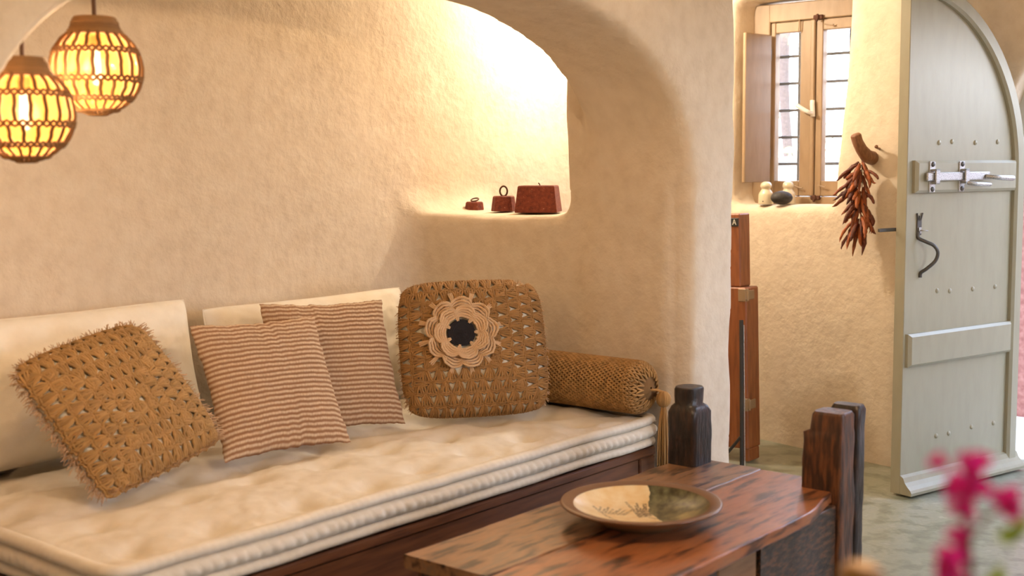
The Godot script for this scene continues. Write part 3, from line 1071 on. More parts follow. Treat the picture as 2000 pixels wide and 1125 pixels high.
# ---------------------------------------------------------------- low table and platter
func smooth(p: PackedVector3Array, n := 6) -> PackedVector3Array:
	var o := PackedVector3Array()
	for i in p.size() - 1:
		for k in n:
			o.append(p[i].cubic_interpolate(p[i + 1], p[maxi(i - 1, 0)], p[mini(i + 2, p.size() - 1)], float(k) / n))
	o.append(p[p.size() - 1])
	return o
func rrect(w: float, d: float, r: float, n := 5) -> PackedVector2Array:
	var o := PackedVector2Array()
	for q in [[1, 1, 0.0], [-1, 1, 90.0], [-1, -1, 180.0], [1, -1, 270.0]]:
		for k in n:
			var a := deg_to_rad(q[2] + 90.0 * k / (n - 1))
			o.append(Vector2(q[0] * (w * 0.5 - r) + r * cos(a), q[1] * (d * 0.5 - r) + r * sin(a)))
	return o
# upright worn timber; secs: [y, width, depth, shift x, shift z, corner]
func timber(mb: MB, at: Vector3, secs: Array, rough: float, sd: float) -> void:
	var rings := []
	for k in secs.size() - 1:
		var a: Array = secs[k]
		var b: Array = secs[k + 1]
		var n := maxi(1, int(absf(b[0] - a[0]) / 0.022))
		for m in n + (1 if k == secs.size() - 2 else 0):
			var f := float(m) / n
			var y := lerpf(a[0], b[0], f)
			var ring := PackedVector3Array()
			for p in rrect(lerpf(a[1], b[1], f), lerpf(a[2], b[2], f), lerpf(a[5], b[5], f)):
				var q := Vector3(p.x + lerpf(a[3], b[3], f), y, -p.y + lerpf(a[4], b[4], f))
				var w := nf.get_noise_3d(q.x * 14.0 + sd, y * 5.0, q.z * 14.0) + 0.6 * nf.get_noise_3d(q.x * 40.0 + sd, y * 16.0, q.z * 40.0)
				q += Vector3(p.x, 0, -p.y).normalized() * w * rough
				ring.append(at + q)
			rings.append(ring)
	mb.loft(rings)
# a board lying along x with worn edges
func board(mb: MB, lo: Vector3, hi: Vector3, rough: float, sd: float, flare := 0.0) -> void:
	var n := int((hi.x - lo.x) / 0.03) + 2
	var rings := []
	for i in n:
		var x := lerpf(lo.x, hi.x, float(i) / (n - 1))
		var ring := PackedVector3Array()
		var fl := flare * smoothstep(hi.x - 0.35, hi.x - 0.1, x)
		for p in rrect(hi.y - lo.y, hi.z - lo.z, 0.006, 4):
			var q := Vector3(x, (lo.y + hi.y) * 0.5 + p.x, (lo.z + hi.z) * 0.5 + p.y)
			q.z += rough * nf.get_noise_3d(x * 6.0 + sd, 0, q.z * 3.0) - (fl if p.y > 0.0 else 0.0)
			q.y += rough * 0.5 * nf.get_noise_3d(x * 8.0 + sd, 3, q.z * 9.0)
			if i == 0 or i == n - 1:
				q.x += rough * 1.6 * nf.get_noise_2d(q.z * 12.0 + sd, q.y * 9.0)
			ring.append(q)
		rings.append(ring)
	mb.loft(rings)
func build_table() -> void:
	# local x along the table, z towards the viewer from the far edge
	var t := thing("low_table", "old dark red timber low table with two notched posts at one end", "table", Transform3D(Basis.IDENTITY, W(1.94, 0, 1.957)))
	var mb := MB.new()
	board(mb, Vector3(0.0, 0.386, 0.0), Vector3(1.215, 0.420, 0.252), 0.005, 1.0)
	part(mb, "plank", M.plank_grey, t, "grey brown weathered plank")
	mb = MB.new()
	board(mb, Vector3(0.004, 0.387, 0.255), Vector3(1.205, 0.4205, 0.575), 0.005, 9.0, 0.045)
	part(mb, "plank", M.plank_red, t, "reddish worn plank")
	mb = MB.new()
	board(mb, Vector3(0.05, 0.19, 0.520), Vector3(0.46, 0.385, 0.552), 0.004, 14.0)
	part(mb, "side_board", M.apron_wood, t, "dark worn side board")
	mb = MB.new()
	board(mb, Vector3(0.66, 0.12, 0.515), Vector3(1.16, 0.386, 0.553), 0.006, 19.0, 0.012)
	part(mb, "side_board", M.apron_wood, t, "dark worn side board")
	mb = MB.new()
	mb.box(Vector3(0.47, 0.20, 0.525), Vector3(0.65, 0.378, 0.548), 0.003)
	var dr := part(mb, "drawer_front", M.drawer_wood, t, "lighter wooden drawer front")
	mb = MB.new()
	mb.xf = Transform3D(Basis(Vector3.RIGHT, deg_to_rad(90.0)), Vector3(0.56, 0.29, 0.548))
	mb.lathe(PackedVector2Array([Vector2(0.0, 0.022), Vector2(0.010, 0.021), Vector2(0.013, 0.015), Vector2(0.006, 0.007), Vector2(0.006, 0.0)]), 14)
	part(mb, "knob", M.post_wood, dr)
	mb = MB.new()
	board(mb, Vector3(0.05, 0.16, 0.02), Vector3(1.12, 0.385, 0.05), 0.004, 23.0)
	part(mb, "side_board", M.apron_wood, t)
	mb = MB.new()
	board(mb, Vector3(0.045, 0.20, 0.052), Vector3(0.075, 0.384, 0.518), 0.002, 29.0)
	part(mb, "end_board", M.post_wood, t)
	for q in [[0.06, 0.045], [0.06, 0.525]]:
		mb = MB.new()
		timber(mb, Vector3(q[0], 0, q[1]), [[0.0, 0.06, 0.06, 0, 0, 0.01], [0.383, 0.07, 0.07, 0, 0, 0.012]], 0.004, q[1] * 50.0)
		part(mb, "leg", M.post_wood, t)
	mb = MB.new()
	timber(mb, Vector3(1.155, 0, 0.046), [[0.0, 0.095, 0.09, 0, 0, 0.014], [0.40, 0.105, 0.098, 0, 0, 0.016], [0.575, 0.108, 0.100, 0, 0, 0.018], [0.592, 0.096, 0.088, -0.003, 0, 0.024], [0.600, 0.084, 0.076, -0.005, 0, 0.034], [0.645, 0.086, 0.078, -0.006, 0, 0.036], [0.650, 0.080, 0.072, -0.006, 0, 0.034]], 0.004, 3.0)
	part(mb, "post", M.charred_wood, t, "dark notched corner post with a rounded neck")
	mb = MB.new()
	timber(mb, Vector3(1.140, 0, 0.497), [[0.0, 0.085, 0.115, 0, 0, 0.012], [0.40, 0.090, 0.120, 0, 0, 0.012], [0.575, 0.090, 0.118, 0, 0, 0.014], [0.583, 0.084, 0.100, 0.002, 0.008, 0.014], [0.625, 0.084, 0.094, 0.002, 0.011, 0.014], [0.634, 0.074, 0.084, 0.002, 0.011, 0.014]], 0.0045, 31.0)
	part(mb, "post", M.post_wood, t, "red brown notched corner post")
	mb = MB.new()
	timber(mb, Vector3(1.215, 0, 0.515), [[0.0, 0.05, 0.085, 0, 0, 0.01], [0.42, 0.052, 0.085, 0.0, 0, 0.012], [0.63, 0.058, 0.088, 0.006, 0, 0.014], [0.642, 0.048, 0.078, 0.006, 0, 0.014]], 0.005, 47.0)
	part(mb, "post", M.charred_wood, t, "dark rear half of the split corner post")
	# platter
	var p := thing("platter", "shallow stoneware platter with painted cream glaze and brown rim", "plate", Transform3D(Basis(Vector3.UP, deg_to_rad(-50.0)), W(2.478, 0.4215, 1.668)))
	mb = MB.new()
	mb.lathe(PackedVector2Array([Vector2(0.0, 0.006), Vector2(0.082, 0.006), Vector2(0.086, 0.0), Vector2(0.094, 0.0), Vector2(0.100, 0.006), Vector2(0.130, 0.020), Vector2(0.165, 0.036), Vector2(0.190, 0.046), Vector2(0.199, 0.050)]), 72)
	part(mb, "body", M.plate_outside, p)
	mb = MB.new()
	mb.lathe(PackedVector2Array([Vector2(0.197, 0.049), Vector2(0.2005, 0.052), Vector2(0.199, 0.0555), Vector2(0.193, 0.0565), Vector2(0.178, 0.054), Vector2(0.168, 0.051)]), 72)
	part(mb, "rim", M.plate_rim, p, "brown glazed rim")
	mb = MB.new()
	mb.lathe(PackedVector2Array([Vector2(0.170, 0.0515), Vector2(0.165, 0.047), Vector2(0.150, 0.037), Vector2(0.125, 0.026), Vector2(0.09, 0.017), Vector2(0.05, 0.012), Vector2(0.0, 0.011)]), 72, 0.172)
	part(mb, "painted_well", M.plate_painted, p, "cream well with brush strokes and a dark mossy glaze")

# ---------------------------------------------------------------- pendants
func pendant(at: Vector3, label: String, cord: float, turn: float, e: float) -> void:
	var o := thing("pendant_lamp", label, "lamp", Transform3D(Basis(Vector3.UP, turn), at), "rope globe pendants")
	var R := 0.098
	var mb := MB.new()
	var tone := Color(0.20, 0.095, 0.032)
	var n := 20
	var sph := func(lat: float, lon: float, r: float) -> Vector3:
		return Vector3(cos(lat) * cos(lon), sin(lat), cos(lat) * sin(lon)) * r
	var lats := [56.0, 24.0, -13.0, -40.0, -64.0, -80.0]
	for k in lats.size() - 1:
		for i in n:
			var lon := TAU * (i + 0.5 * k) / n
			var path := PackedVector3Array()
			for m in 6:
				var f := m / 5.0
				path.append(sph.call(deg_to_rad(lerpf(lats[k] - 3.0, lats[k + 1] + 3.0, f)), lon + 0.012 * sin(f * 9.0 + i), R + rr(-0.0008, 0.0008)))
			mb.col = tone * rr(0.8, 1.15)
			mb.tube(path, 0.0048 if k < 3 else 0.0036, 6, false)
	for k in range(1, lats.size()):
		for st in 2:
			var path := PackedVector3Array()
			for i in n * 6:
				var lon := TAU * i / (n * 6)
				var amp := 3.6 if k < 4 else 2.0
				path.append(sph.call(deg_to_rad(lats[k] + amp * cos(lon * n + st * PI)), lon, R + 0.0015))
			mb.col = tone * rr(0.9, 1.1)
			mb.tube(path, 0.0036, 6, false, true)
	part(mb, "rope_net", M.rope, o, "crocheted rope net")
	mb = MB.new()
	for k in 6:
		var path := PackedVector3Array()
		var y: float = R * 0.80 + k * 0.0062
		var r: float = [0.060, 0.055, 0.051, 0.049, 0.048, 0.044][k]
		for i in 40:
			var a := TAU * i / 40
			path.append(Vector3(cos(a) * (r + 0.0008 * sin(i * 2.3 + k)), y + 0.0008 * sin(i * 1.7), sin(a) * (r + 0.0008 * sin(i * 2.3 + k))))
		mb.col = Color(0.22, 0.12, 0.05) * rr(0.85, 1.15)
		mb.tube(path, 0.0042, 6, false, true)
	for k in 5:
		var path := PackedVector3Array()
		var r := 0.042 - k * 0.0085
		for i in 30:
			var a := TAU * i / 30
			path.append(Vector3(cos(a) * r, R * 0.80 + 0.034, sin(a) * r))
		mb.tube(path, 0.0043, 6, false, true)
	part(mb, "rope_cap", M.rope, o, "tightly wound rope cap")
	mb = MB.new()
	var pr := PackedVector2Array()
	for k in 17:
		var a := deg_to_rad(-90.0 + 148.0 * k / 16.0)
		pr.append(Vector2(cos(a), sin(a)) * (R - 0.006))
	mb.lathe(pr, 36)
	part(mb, "glass_globe", M.amber_glass, o, "amber glass globe")
	mb = MB.new()
	mb.tube(PackedVector3Array([Vector3(0, R * 0.8 + 0.03, 0), Vector3(0.001, R * 0.8 + 0.03 + cord * 0.5, 0), Vector3(0, R * 0.8 + 0.03 + cord, 0)]), 0.005, 8)
	part(mb, "cord", M.cord_brown, o)
	mb = MB.new()
	mb.tube(PackedVector3Array([Vector3(0, 0.045, 0), Vector3(0, 0.09, 0)]), 0.014, 12)
	part(mb, "socket", M.cord_brown, o)
	mb = MB.new()
	mb.lathe(PackedVector2Array([Vector2(0, -0.034), Vector2(0.006, -0.032), Vector2(0.010, -0.024), Vector2(0.011, -0.010), Vector2(0.009, 0.02), Vector2(0.009, 0.044)]), 14)
	part(mb, "bulb", M.bulb_glow, o, "glowing bulb")
	var l := OmniLight3D.new()
	l.name = "bulb_light"
	l.light_color = Color(1.0, 0.855, 0.675)
	l.light_energy = e
	l.light_size = 0.03
	l.omni_range = 12.0
	l.omni_attenuation = 2.0
	l.shadow_enabled = true
	o.add_child(l)
func build_pendants() -> void:
	pendant(W(1.324, 1.418, 2.427), "rope globe pendant lamp hanging lower, nearest the left edge of the arch", 0.12, 0.4, 0.25)
	pendant(W(1.533, 1.523, 2.491), "rope globe pendant lamp hanging higher, right of its lower twin", 0.16, 1.1, 0.25)
	pendant(W(1.9, 1.82, 0.65), "unseen rope globe pendant lamp above the view, placed to light the arch front, end wall and table", 0.48, 0.1, 3.2)  # out of view, placed to warm the arch front, end wall and table

# ---------------------------------------------------------------- iron weights on the ledge
func weight(called: String, label: String, at: Vector3, n: int, r0: float, r1: float, h: float, turn: float, handle: int) -> void:
	var o := thing(called, label, "weight", Transform3D(Basis(Vector3.UP, turn), at), "old red weights on the ledge")
	var mb := MB.new()
	var lev := [[r0 * 0.985, 0.0], [r0, 0.003], [r1, h - 0.004], [r1 - 0.005, h]]
	for k in 3:
		for i in n:
			var a := TAU * i / n
			var b := TAU * (i + 1) / n
			mb.poly([Vector3(cos(a), 0, sin(a)) * lev[k][0] + Vector3(0, lev[k][1], 0), Vector3(cos(b), 0, sin(b)) * lev[k][0] + Vector3(0, lev[k][1], 0), Vector3(cos(b), 0, sin(b)) * lev[k + 1][0] + Vector3(0, lev[k + 1][1], 0), Vector3(cos(a), 0, sin(a)) * lev[k + 1][0] + Vector3(0, lev[k + 1][1], 0)], Vector3(cos((a + b) / 2), 0.3, sin((a + b) / 2)))
	for q in [[lev[3][0], h, 1.0], [lev[0][0], 0.0, -1.0]]:
		var ps := []
		for i in n:
			ps.append(Vector3(cos(TAU * i / n) * q[0], q[1], sin(TAU * i / n) * q[0]))
		mb.poly(ps, Vector3(0, q[2], 0))
	part(mb, "body", M.weight_red, o)
	mb = MB.new()
	var path := PackedVector3Array()
	if handle == 1:      # standing ring
		for i in 24:
			var a := TAU * i / 24
			path.append(Vector3(cos(a) * 0.015, h + 0.019 + sin(a) * 0.020, 0))
		mb.tube(path, 0.0036, 8, false, true)
	elif handle == 2:    # fallen ring
		for i in 24:
			var a := TAU * i / 24
			path.append(Vector3(0.004 + cos(a) * 0.016, h + 0.008 + 0.006 * cos(a), sin(a) * 0.016))
		mb.tube(path, 0.003, 8, false, true)
	else:
		mb.tube(PackedVector3Array([Vector3(0.008, h - 0.002, 0), Vector3(0.006, h + 0.005, 0), Vector3(0.0, h + 0.010, 0)]), 0.0022, 6)
	part(mb, "ring" if handle else "stub", M.rusty_iron, o)
func build_ledge() -> void:
	weight("iron_weight", "small flat red octagonal weight with a fallen ring on the ledge", W(3.842, 1.122, 3.425), 8, 0.042, 0.038, 0.036, 0.25, 2)
	weight("iron_weight", "red octagonal weight with an upright iron ring on the ledge", W(3.825, 1.122, 3.250), 8, 0.052, 0.044, 0.062, -0.92, 1)
	weight("iron_weight", "largest red weight, a block with chipped pale edges on the ledge", W(3.815, 1.122, 3.060), 4, 0.118, 0.102, 0.105, -0.25, 0)
	weight("iron_weight", "red weight almost hidden behind the right side of the ledge opening", W(3.905, 1.122, 2.905), 8, 0.048, 0.042, 0.036, 0.25, 0)

# ---------------------------------------------------------------- window
func wbox(mb: MB, u0: float, u1: float, h0: float, h1: float, d0: float, d1: float, b := 0.004) -> void:
	mb.box(Vector3(u0, h0, -maxf(d0, d1)), Vector3(u1, h1, -minf(d0, d1)), b)
func build_window() -> void:
	var o := Node3D.new()
	o.name = "window_1"
	add_child(o)
	o.set_meta("kind", "structure")
	o.set_meta("label", "tan painted double casement window in a deep plaster recess")
	o.set_meta("category", "window")
	var P: StandardMaterial3D = M.window_paint
	var mb := MB.new()
	wbox(mb, 5.355, 5.43, 1.10, 2.06, 2.875, 2.975)
	wbox(mb, 5.355, 5.43, 1.10, 2.06, 2.33, 2.415)
	wbox(mb, 5.355, 5.43, 1.975, 2.06, 2.40, 2.88)
	wbox(mb, 5.355, 5.43, 1.10, 1.150, 2.40, 2.88)
	part(mb, "window_frame", P, o)
	for q in [[2.642, 2.874, 2.720, 2.850], [2.416, 2.640, 2.452, 2.606]]:
		mb = MB.new()
		wbox(mb, 5.365, 5.415, 1.152, 1.973, q[0], q[2])
		wbox(mb, 5.365, 5.415, 1.152, 1.973, q[3], q[1])
		wbox(mb, 5.365, 5.415, 1.922, 1.973, q[2], q[3])
		wbox(mb, 5.365, 5.415, 1.152, 1.225, q[2], q[3])
		var c := part(mb, "casement", P, o)
		mb = MB.new()
		wbox(mb, 5.388, 5.392, 1.22, 1.925, q[2] - 0.004, q[3] + 0.004, 0.0005)
		part(mb, "pane", M.pane_glass, c)
	mb = MB.new()
	wbox(mb, 5.353, 5.366, 1.152, 1.973, 2.642, 2.664)
	part(mb, "cover_strip", P, o)
	# handle
	mb = MB.new()
	mb.tube(PackedVector3Array([W(5.352, 1.600, 2.648), W(5.350, 1.58, 2.648), W(5.350, 1.545, 2.645), W(5.352, 1.525, 2.645)]), 0.011, 10)
	mb.tube(PackedVector3Array([W(5.352, 1.542, 2.646), W(5.325, 1.542, 2.646), W(5.318, 1.550, 2.662), W(5.318, 1.578, 2.712)]), PackedFloat32Array([0.008, 0.009, 0.010, 0.011]), 10)
	part(mb, "handle", M.white_handle, o, "white lever handle")
	# latches and hooks
	for q in [[1.980, 2.628], [1.146, 2.628]]:
		mb = MB.new()
		wbox(mb, 5.340, 5.356, q[0] - 0.010, q[0] + 0.010, q[1] - 0.028, q[1] + 0.018, 0.003)
		mb.tube(PackedVector3Array([W(5.338, q[0] + 0.012, q[1] - 0.004), W(5.336, q[0], q[1] - 0.008), W(5.340, q[0] - 0.018, q[1])]), 0.006, 8)
		part(mb, "latch", M.rusty_iron, o, "rusty iron latch")
	for q in [[1.955, 2.718, 0.0], [1.942, 2.571, 1.0], [1.196, 2.713, 1.0], [1.201, 2.595, 1.0]]:
		mb = MB.new()
		if q[2] < 0.5:
			mb.tube(PackedVector3Array([W(5.356, q[0] + 0.02, q[1]), W(5.346, q[0] + 0.02, q[1]), W(5.346, q[0] - 0.03, q[1] + 0.004), W(5.350, q[0] - 0.035, q[1] + 0.008)]), 0.003, 6)
		else:
			mb.tube(PackedVector3Array([W(5.362, q[0] + 0.004, q[1] + 0.02), W(5.350, q[0] + 0.004, q[1] + 0.02), W(5.348, q[0] - 0.006, q[1] - 0.018), W(5.352, q[0], q[1] - 0.022)]), 0.003, 6)
		part(mb, "hook", P, o)
	# folded-back inner shutter
	mb = MB.new()
	var yaw := atan2(0.028, 0.205)
	mb.xf = Transform3D(Basis(Vector3.UP, PI - yaw * 1.0), W(5.352, 1.218, 2.868))
	mb.box(Vector3(0.004, 0.0, -0.009), Vector3(0.205, 0.697, 0.009), 0.003)
	var sh := part(mb, "shutter", P, o, "opened inner shutter leaf")
	var mb2 := MB.new()
	mb2.xf = mb.xf
	mb2.box(Vector3(0.018, 0.022, 0.0085), Vector3(0.195, 0.675, 0.0125), 0.002)
	part(mb2, "shutter_panel", M.shutter_paint, sh, "grey beige shutter panel")
	for hh in [0.11, 0.58]:
		mb2 = MB.new()
		mb2.tube(PackedVector3Array([W(5.352, 1.218 + hh, 2.868), W(5.352, 1.218 + hh + 0.05, 2.868)]), 0.006, 8)
		part(mb2, "hinge", M.dark_iron, sh)
	# wrought iron grille outside
	for v in [2.91, 2.78, 2.65, 2.52, 2.39]:
		mb = MB.new()
		mb.tube(PackedVector3Array([W(5.480, 1.10, v), W(5.480, 1.6, v), W(5.480, 2.10, v)]), 0.0085, 8)
		part(mb, "grille_bar", M.bar_iron, o)
	for k in 7:
		var h := 1.176 + 0.1287 * k
		mb = MB.new()
		mb.tube(PackedVector3Array([W(5.466, h, 3.0), W(5.466, h, 2.65), W(5.466, h, 2.33)]), 0.0075, 8)
		part(mb, "grille_bar", M.bar_iron, o)
	# things on the sill
	var pr := PackedVector2Array([Vector2(0, 0.0), Vector2(0.034, 0.0), Vector2(0.0355, 0.003), Vector2(0.035, 0.030), Vector2(0.0345, 0.045), Vector2(0.031, 0.055), Vector2(0.024, 0.064), Vector2(0.0205, 0.069), Vector2(0.021, 0.074), Vector2(0.0255, 0.080), Vector2(0.0265, 0.087), Vector2(0.024, 0.096), Vector2(0.017, 0.103), Vector2(0.008, 0.106), Vector2(0, 0.1065)])
	for q in [[5.205, 2.805, "cream porcelain insulator standing alone under the opened shutter"], [5.265, 2.722, "cream porcelain insulator standing behind the black pebble"]]:
		var t := thing("insulator", q[2], "insulator", Transform3D(Basis.IDENTITY, W(q[0], 1.117, q[1])), "porcelain insulators on the sill")
		mb = MB.new()
		mb.lathe(pr, 32)
		part(mb, "body", M.porcelain, t)
		mb = MB.new()
		mb.tube(PackedVector3Array([Vector3(-0.0352, 0.014, 0.004), Vector3(-0.0362, 0.014, 0.004)]), 0.003, 8)
		part(mb, "dark_hole_disc", M.black_plate, t)  # black disc on the surface, coloured like the dark of a hole
	var pe := thing("pebble", "smooth black oval pebble on the window sill", "stone", Transform3D(Basis(Vector3.UP, deg_to_rad(-52.0)), W(5.172, 1.117, 2.706)))
	mb = MB.new()
	var pp := PackedVector2Array()
	for k in 15:
		var a := -PI * 0.5 + PI * k / 14.0
		pp.append(Vector2(cos(a), sin(a)))
	mb.xf = Transform3D(Basis.from_scale(Vector3(0.051, 0.032, 0.036)), Vector3(0, 0.032, 0))
	mb.lathe(pp, 32)
	part(mb, "stone", M.black_pebble, pe)

# ---------------------------------------------------------------- door
func build_door() -> void:
	var o := Node3D.new()
	o.name = "door_1"
	add_child(o)
	o.transform = Transform3D(Basis(Vector3.UP, -atan2(0.2557, 0.9668)), W(4.592, 0.010, 1.874))
	o.set_meta("kind", "structure")
	o.set_meta("label", "grey green arched wooden door leaf standing open")
	o.set_meta("category", "door")
	var P: StandardMaterial3D = M.door_paint
	var mb := MB.new()
	var pg := PackedVector2Array([Vector2(0, 0), Vector2(0.75, 0)])
	for k in 25:
		var a := PI * 0.5 * k / 24.0
		pg.append(Vector2(0.75 * cos(a), 1.25 + 0.75 * sin(a)))
	mb.extrude(pg, -0.045, 0.0, 0.002)
	part(mb, "leaf", P, o)
	mb = MB.new()
	pg = PackedVector2Array([Vector2(0.688, 0.03), Vector2(0.75, 0.03)])
	for k in 25:
		var a := PI * 0.5 * k / 24.0
		pg.append(Vector2(0.75 * cos(a), 1.25 + 0.75 * sin(a)))
	for k in 25:
		var a := PI * 0.5 * (24 - k) / 24.0
		pg.append(Vector2(0.688 * cos(a), 1.25 + 0.688 * sin(a)))
	mb.extrude(pg, 0.0, 0.024, 0.010)
	part(mb, "raised_border", P, o)
	for q in [[0.030, 1.178, 1.303], [0.012, 0.502, 0.632]]:
		mb = MB.new()
		mb.extrude(PackedVector2Array([Vector2(q[0], q[1]), Vector2(0.690, q[1]), Vector2(0.690, q[2]), Vector2(q[0], q[2])]), 0.0, 0.024, 0.011)
		part(mb, "cross_rail", P, o)
	mb = MB.new()
	mb.xf = Transform3D(Basis(Vector3(0, 0, 1), Vector3(0, 1, 0), Vector3(-1, 0, 0)), Vector3(0.765, 0, 0))
	mb.extrude(PackedVector2Array([Vector2(0, 0), Vector2(0.052, 0), Vector2(0.054, 0.012), Vector2(0.048, 0.022), Vector2(0.034, 0.034), Vector2(0.022, 0.048), Vector2(0.014, 0.066), Vector2(0, 0.074)]), 0.0, 0.765)
	part(mb, "weather_bar", P, o)
	var dome := PackedVector2Array([Vector2(0.0105, 0.0), Vector2(0.0095, 0.003), Vector2(0.006, 0.0055), Vector2(0.0, 0.0065)])
	var dm := MB.new()
	dm.xf = Transform3D(Basis(Vector3.RIGHT, deg_to_rad(90.0)), Vector3.ZERO)
	dm.lathe(dome, 12)
	var dome_mesh := dm.mesh()
	for row in [[1.374, 0.192], [0.786, 0.204], [0.206, 0.222]]:
		for w in [0.0, 0.082, 0.235, 0.388]:
			var nl := part_mesh(dome_mesh, "nail_head", P, o)
			nl.position = Vector3(row[1] + w, row[0] + rr(-0.004, 0.004), 0.0)
	# bolt
	var S: StandardMaterial3D = M.old_steel
	mb = MB.new()
	mb.box(Vector3(0.068, 1.225, 0.034), Vector3(0.47, 1.257, 0.044), 0.003)
	var bar := part(mb, "bolt_bar", S, o, "galvanised sliding bolt")
	mb = MB.new()
	mb.tube(PackedVector3Array([Vector3(0.44, 1.238, 0.045), Vector3(0.455, 1.235, 0.075), Vector3(0.48, 1.233, 0.088), Vector3(0.555, 1.230, 0.090)]), PackedFloat32Array([0.009, 0.009, 0.010, 0.011]), 8)
	part(mb, "bolt_grip", S, bar)
	for w in [0.118, 0.306]:
		mb = MB.new()
		mb.box(Vector3(w - 0.018, 1.180, 0.0235), Vector3(w + 0.018, 1.300, 0.029), 0.002)
		mb.box(Vector3(w - 0.012, 1.212, 0.029), Vector3(w + 0.014, 1.222, 0.054), 0.002)
		mb.box(Vector3(w - 0.012, 1.260, 0.029), Vector3(w + 0.014, 1.270, 0.054), 0.002)
		mb.box(Vector3(w - 0.012, 1.212, 0.046), Vector3(w + 0.014, 1.270, 0.054), 0.002)
		var br := part(mb, "bolt_bracket", S, o)
		for h in [1.192, 1.288]:
			var nl := part_mesh(dome_mesh, "rivet", M.dark_iron, br)
			nl.position = Vector3(w, h, 0.029)
	mb = MB.new()
	mb.tube(PackedVector3Array([Vector3(0.312, 1.215, 0.05), Vector3(0.33, 1.210, 0.075), Vector3(0.42, 1.207, 0.078)]), 0.008, 8)
	part(mb, "staple", S, o)
	# pull handle
	mb = MB.new()
	mb.box(Vector3(0.062, 1.015, 0.001), Vector3(0.090, 1.075, 0.006), 0.002)
	mb.tube(PackedVector3Array([Vector3(0.068, 1.07, 0.004), Vector3(0.060, 1.10, 0.005)]), 0.0035, 6)
	mb.tube(PackedVector3Array([Vector3(0.084, 1.07, 0.004), Vector3(0.094, 1.10, 0.005)]), 0.0035, 6)
	mb.tube(PackedVector3Array([Vector3(0.076, 1.07, 0.004), Vector3(0.076, 1.09, 0.005)]), 0.0035, 6)
	mb.tube(smooth(PackedVector3Array([Vector3(0.072, 1.030, 0.004), Vector3(0.070, 1.005, 0.006), Vector3(0.085, 0.990, 0.030), Vector3(0.108, 0.975, 0.050), Vector3(0.122, 0.948, 0.058), Vector3(0.118, 0.915, 0.050), Vector3(0.100, 0.885, 0.026), Vector3(0.090, 0.868, 0.007), Vector3(0.090, 0.850, 0.004)])), 0.0072, 8)
	part(mb, "pull_handle", M.dark_iron, o, "wrought iron pull handle")
	mb = MB.new()
	mb.box(Vector3(0.068, 1.022, 0.006), Vector3(0.084, 1.045, 0.010), 0.001)
	mb.tube(PackedVector3Array([Vector3(0.078, 1.034, 0.006), Vector3(0.078, 1.034, 0.022), Vector3(0.100, 1.032, 0.026)]), 0.003, 6)
	part(mb, "thumb_latch", M.old_steel, o)
	mb = MB.new()
	mb.box(Vector3(-0.09, 1.030, -0.062), Vector3(0.08, 1.044, -0.052), 0.002)
	part(mb, "latch_tongue", M.dark_iron, o, "flat iron latch bar beyond the door edge")
	# arched frame in the doorway
	mb = MB.new()
	mb.xf = Transform3D(Basis(Vector3(0, 0, -1), Vector3(0, 1, 0), Vector3(1, 0, 0)), Vector3(5.345, 0, 0))
	pg = PackedVector2Array()
	for k in 33:
		var a := PI * k / 32.0
		pg.append(Vector2(0.95 + 0.83 * cos(a), 1.25 + 0.83 * sin(a)))
	pg.append(Vector2(0.12, 0.001))
	pg.append(Vector2(0.20, 0.001))
	for k in 33:
		var a := PI * (32 - k) / 32.0
		pg.append(Vector2(0.95 + 0.75 * cos(a), 1.25 + 0.75 * sin(a)))
	pg.append(Vector2(1.70, 0.001))
	pg.append(Vector2(1.78, 0.001))
	mb.extrude(pg, 0.0, 0.07, 0.006)
	struct(mb.mesh(), "trim_1", M.frame_paint, "pale painted arched door frame", "door frame")

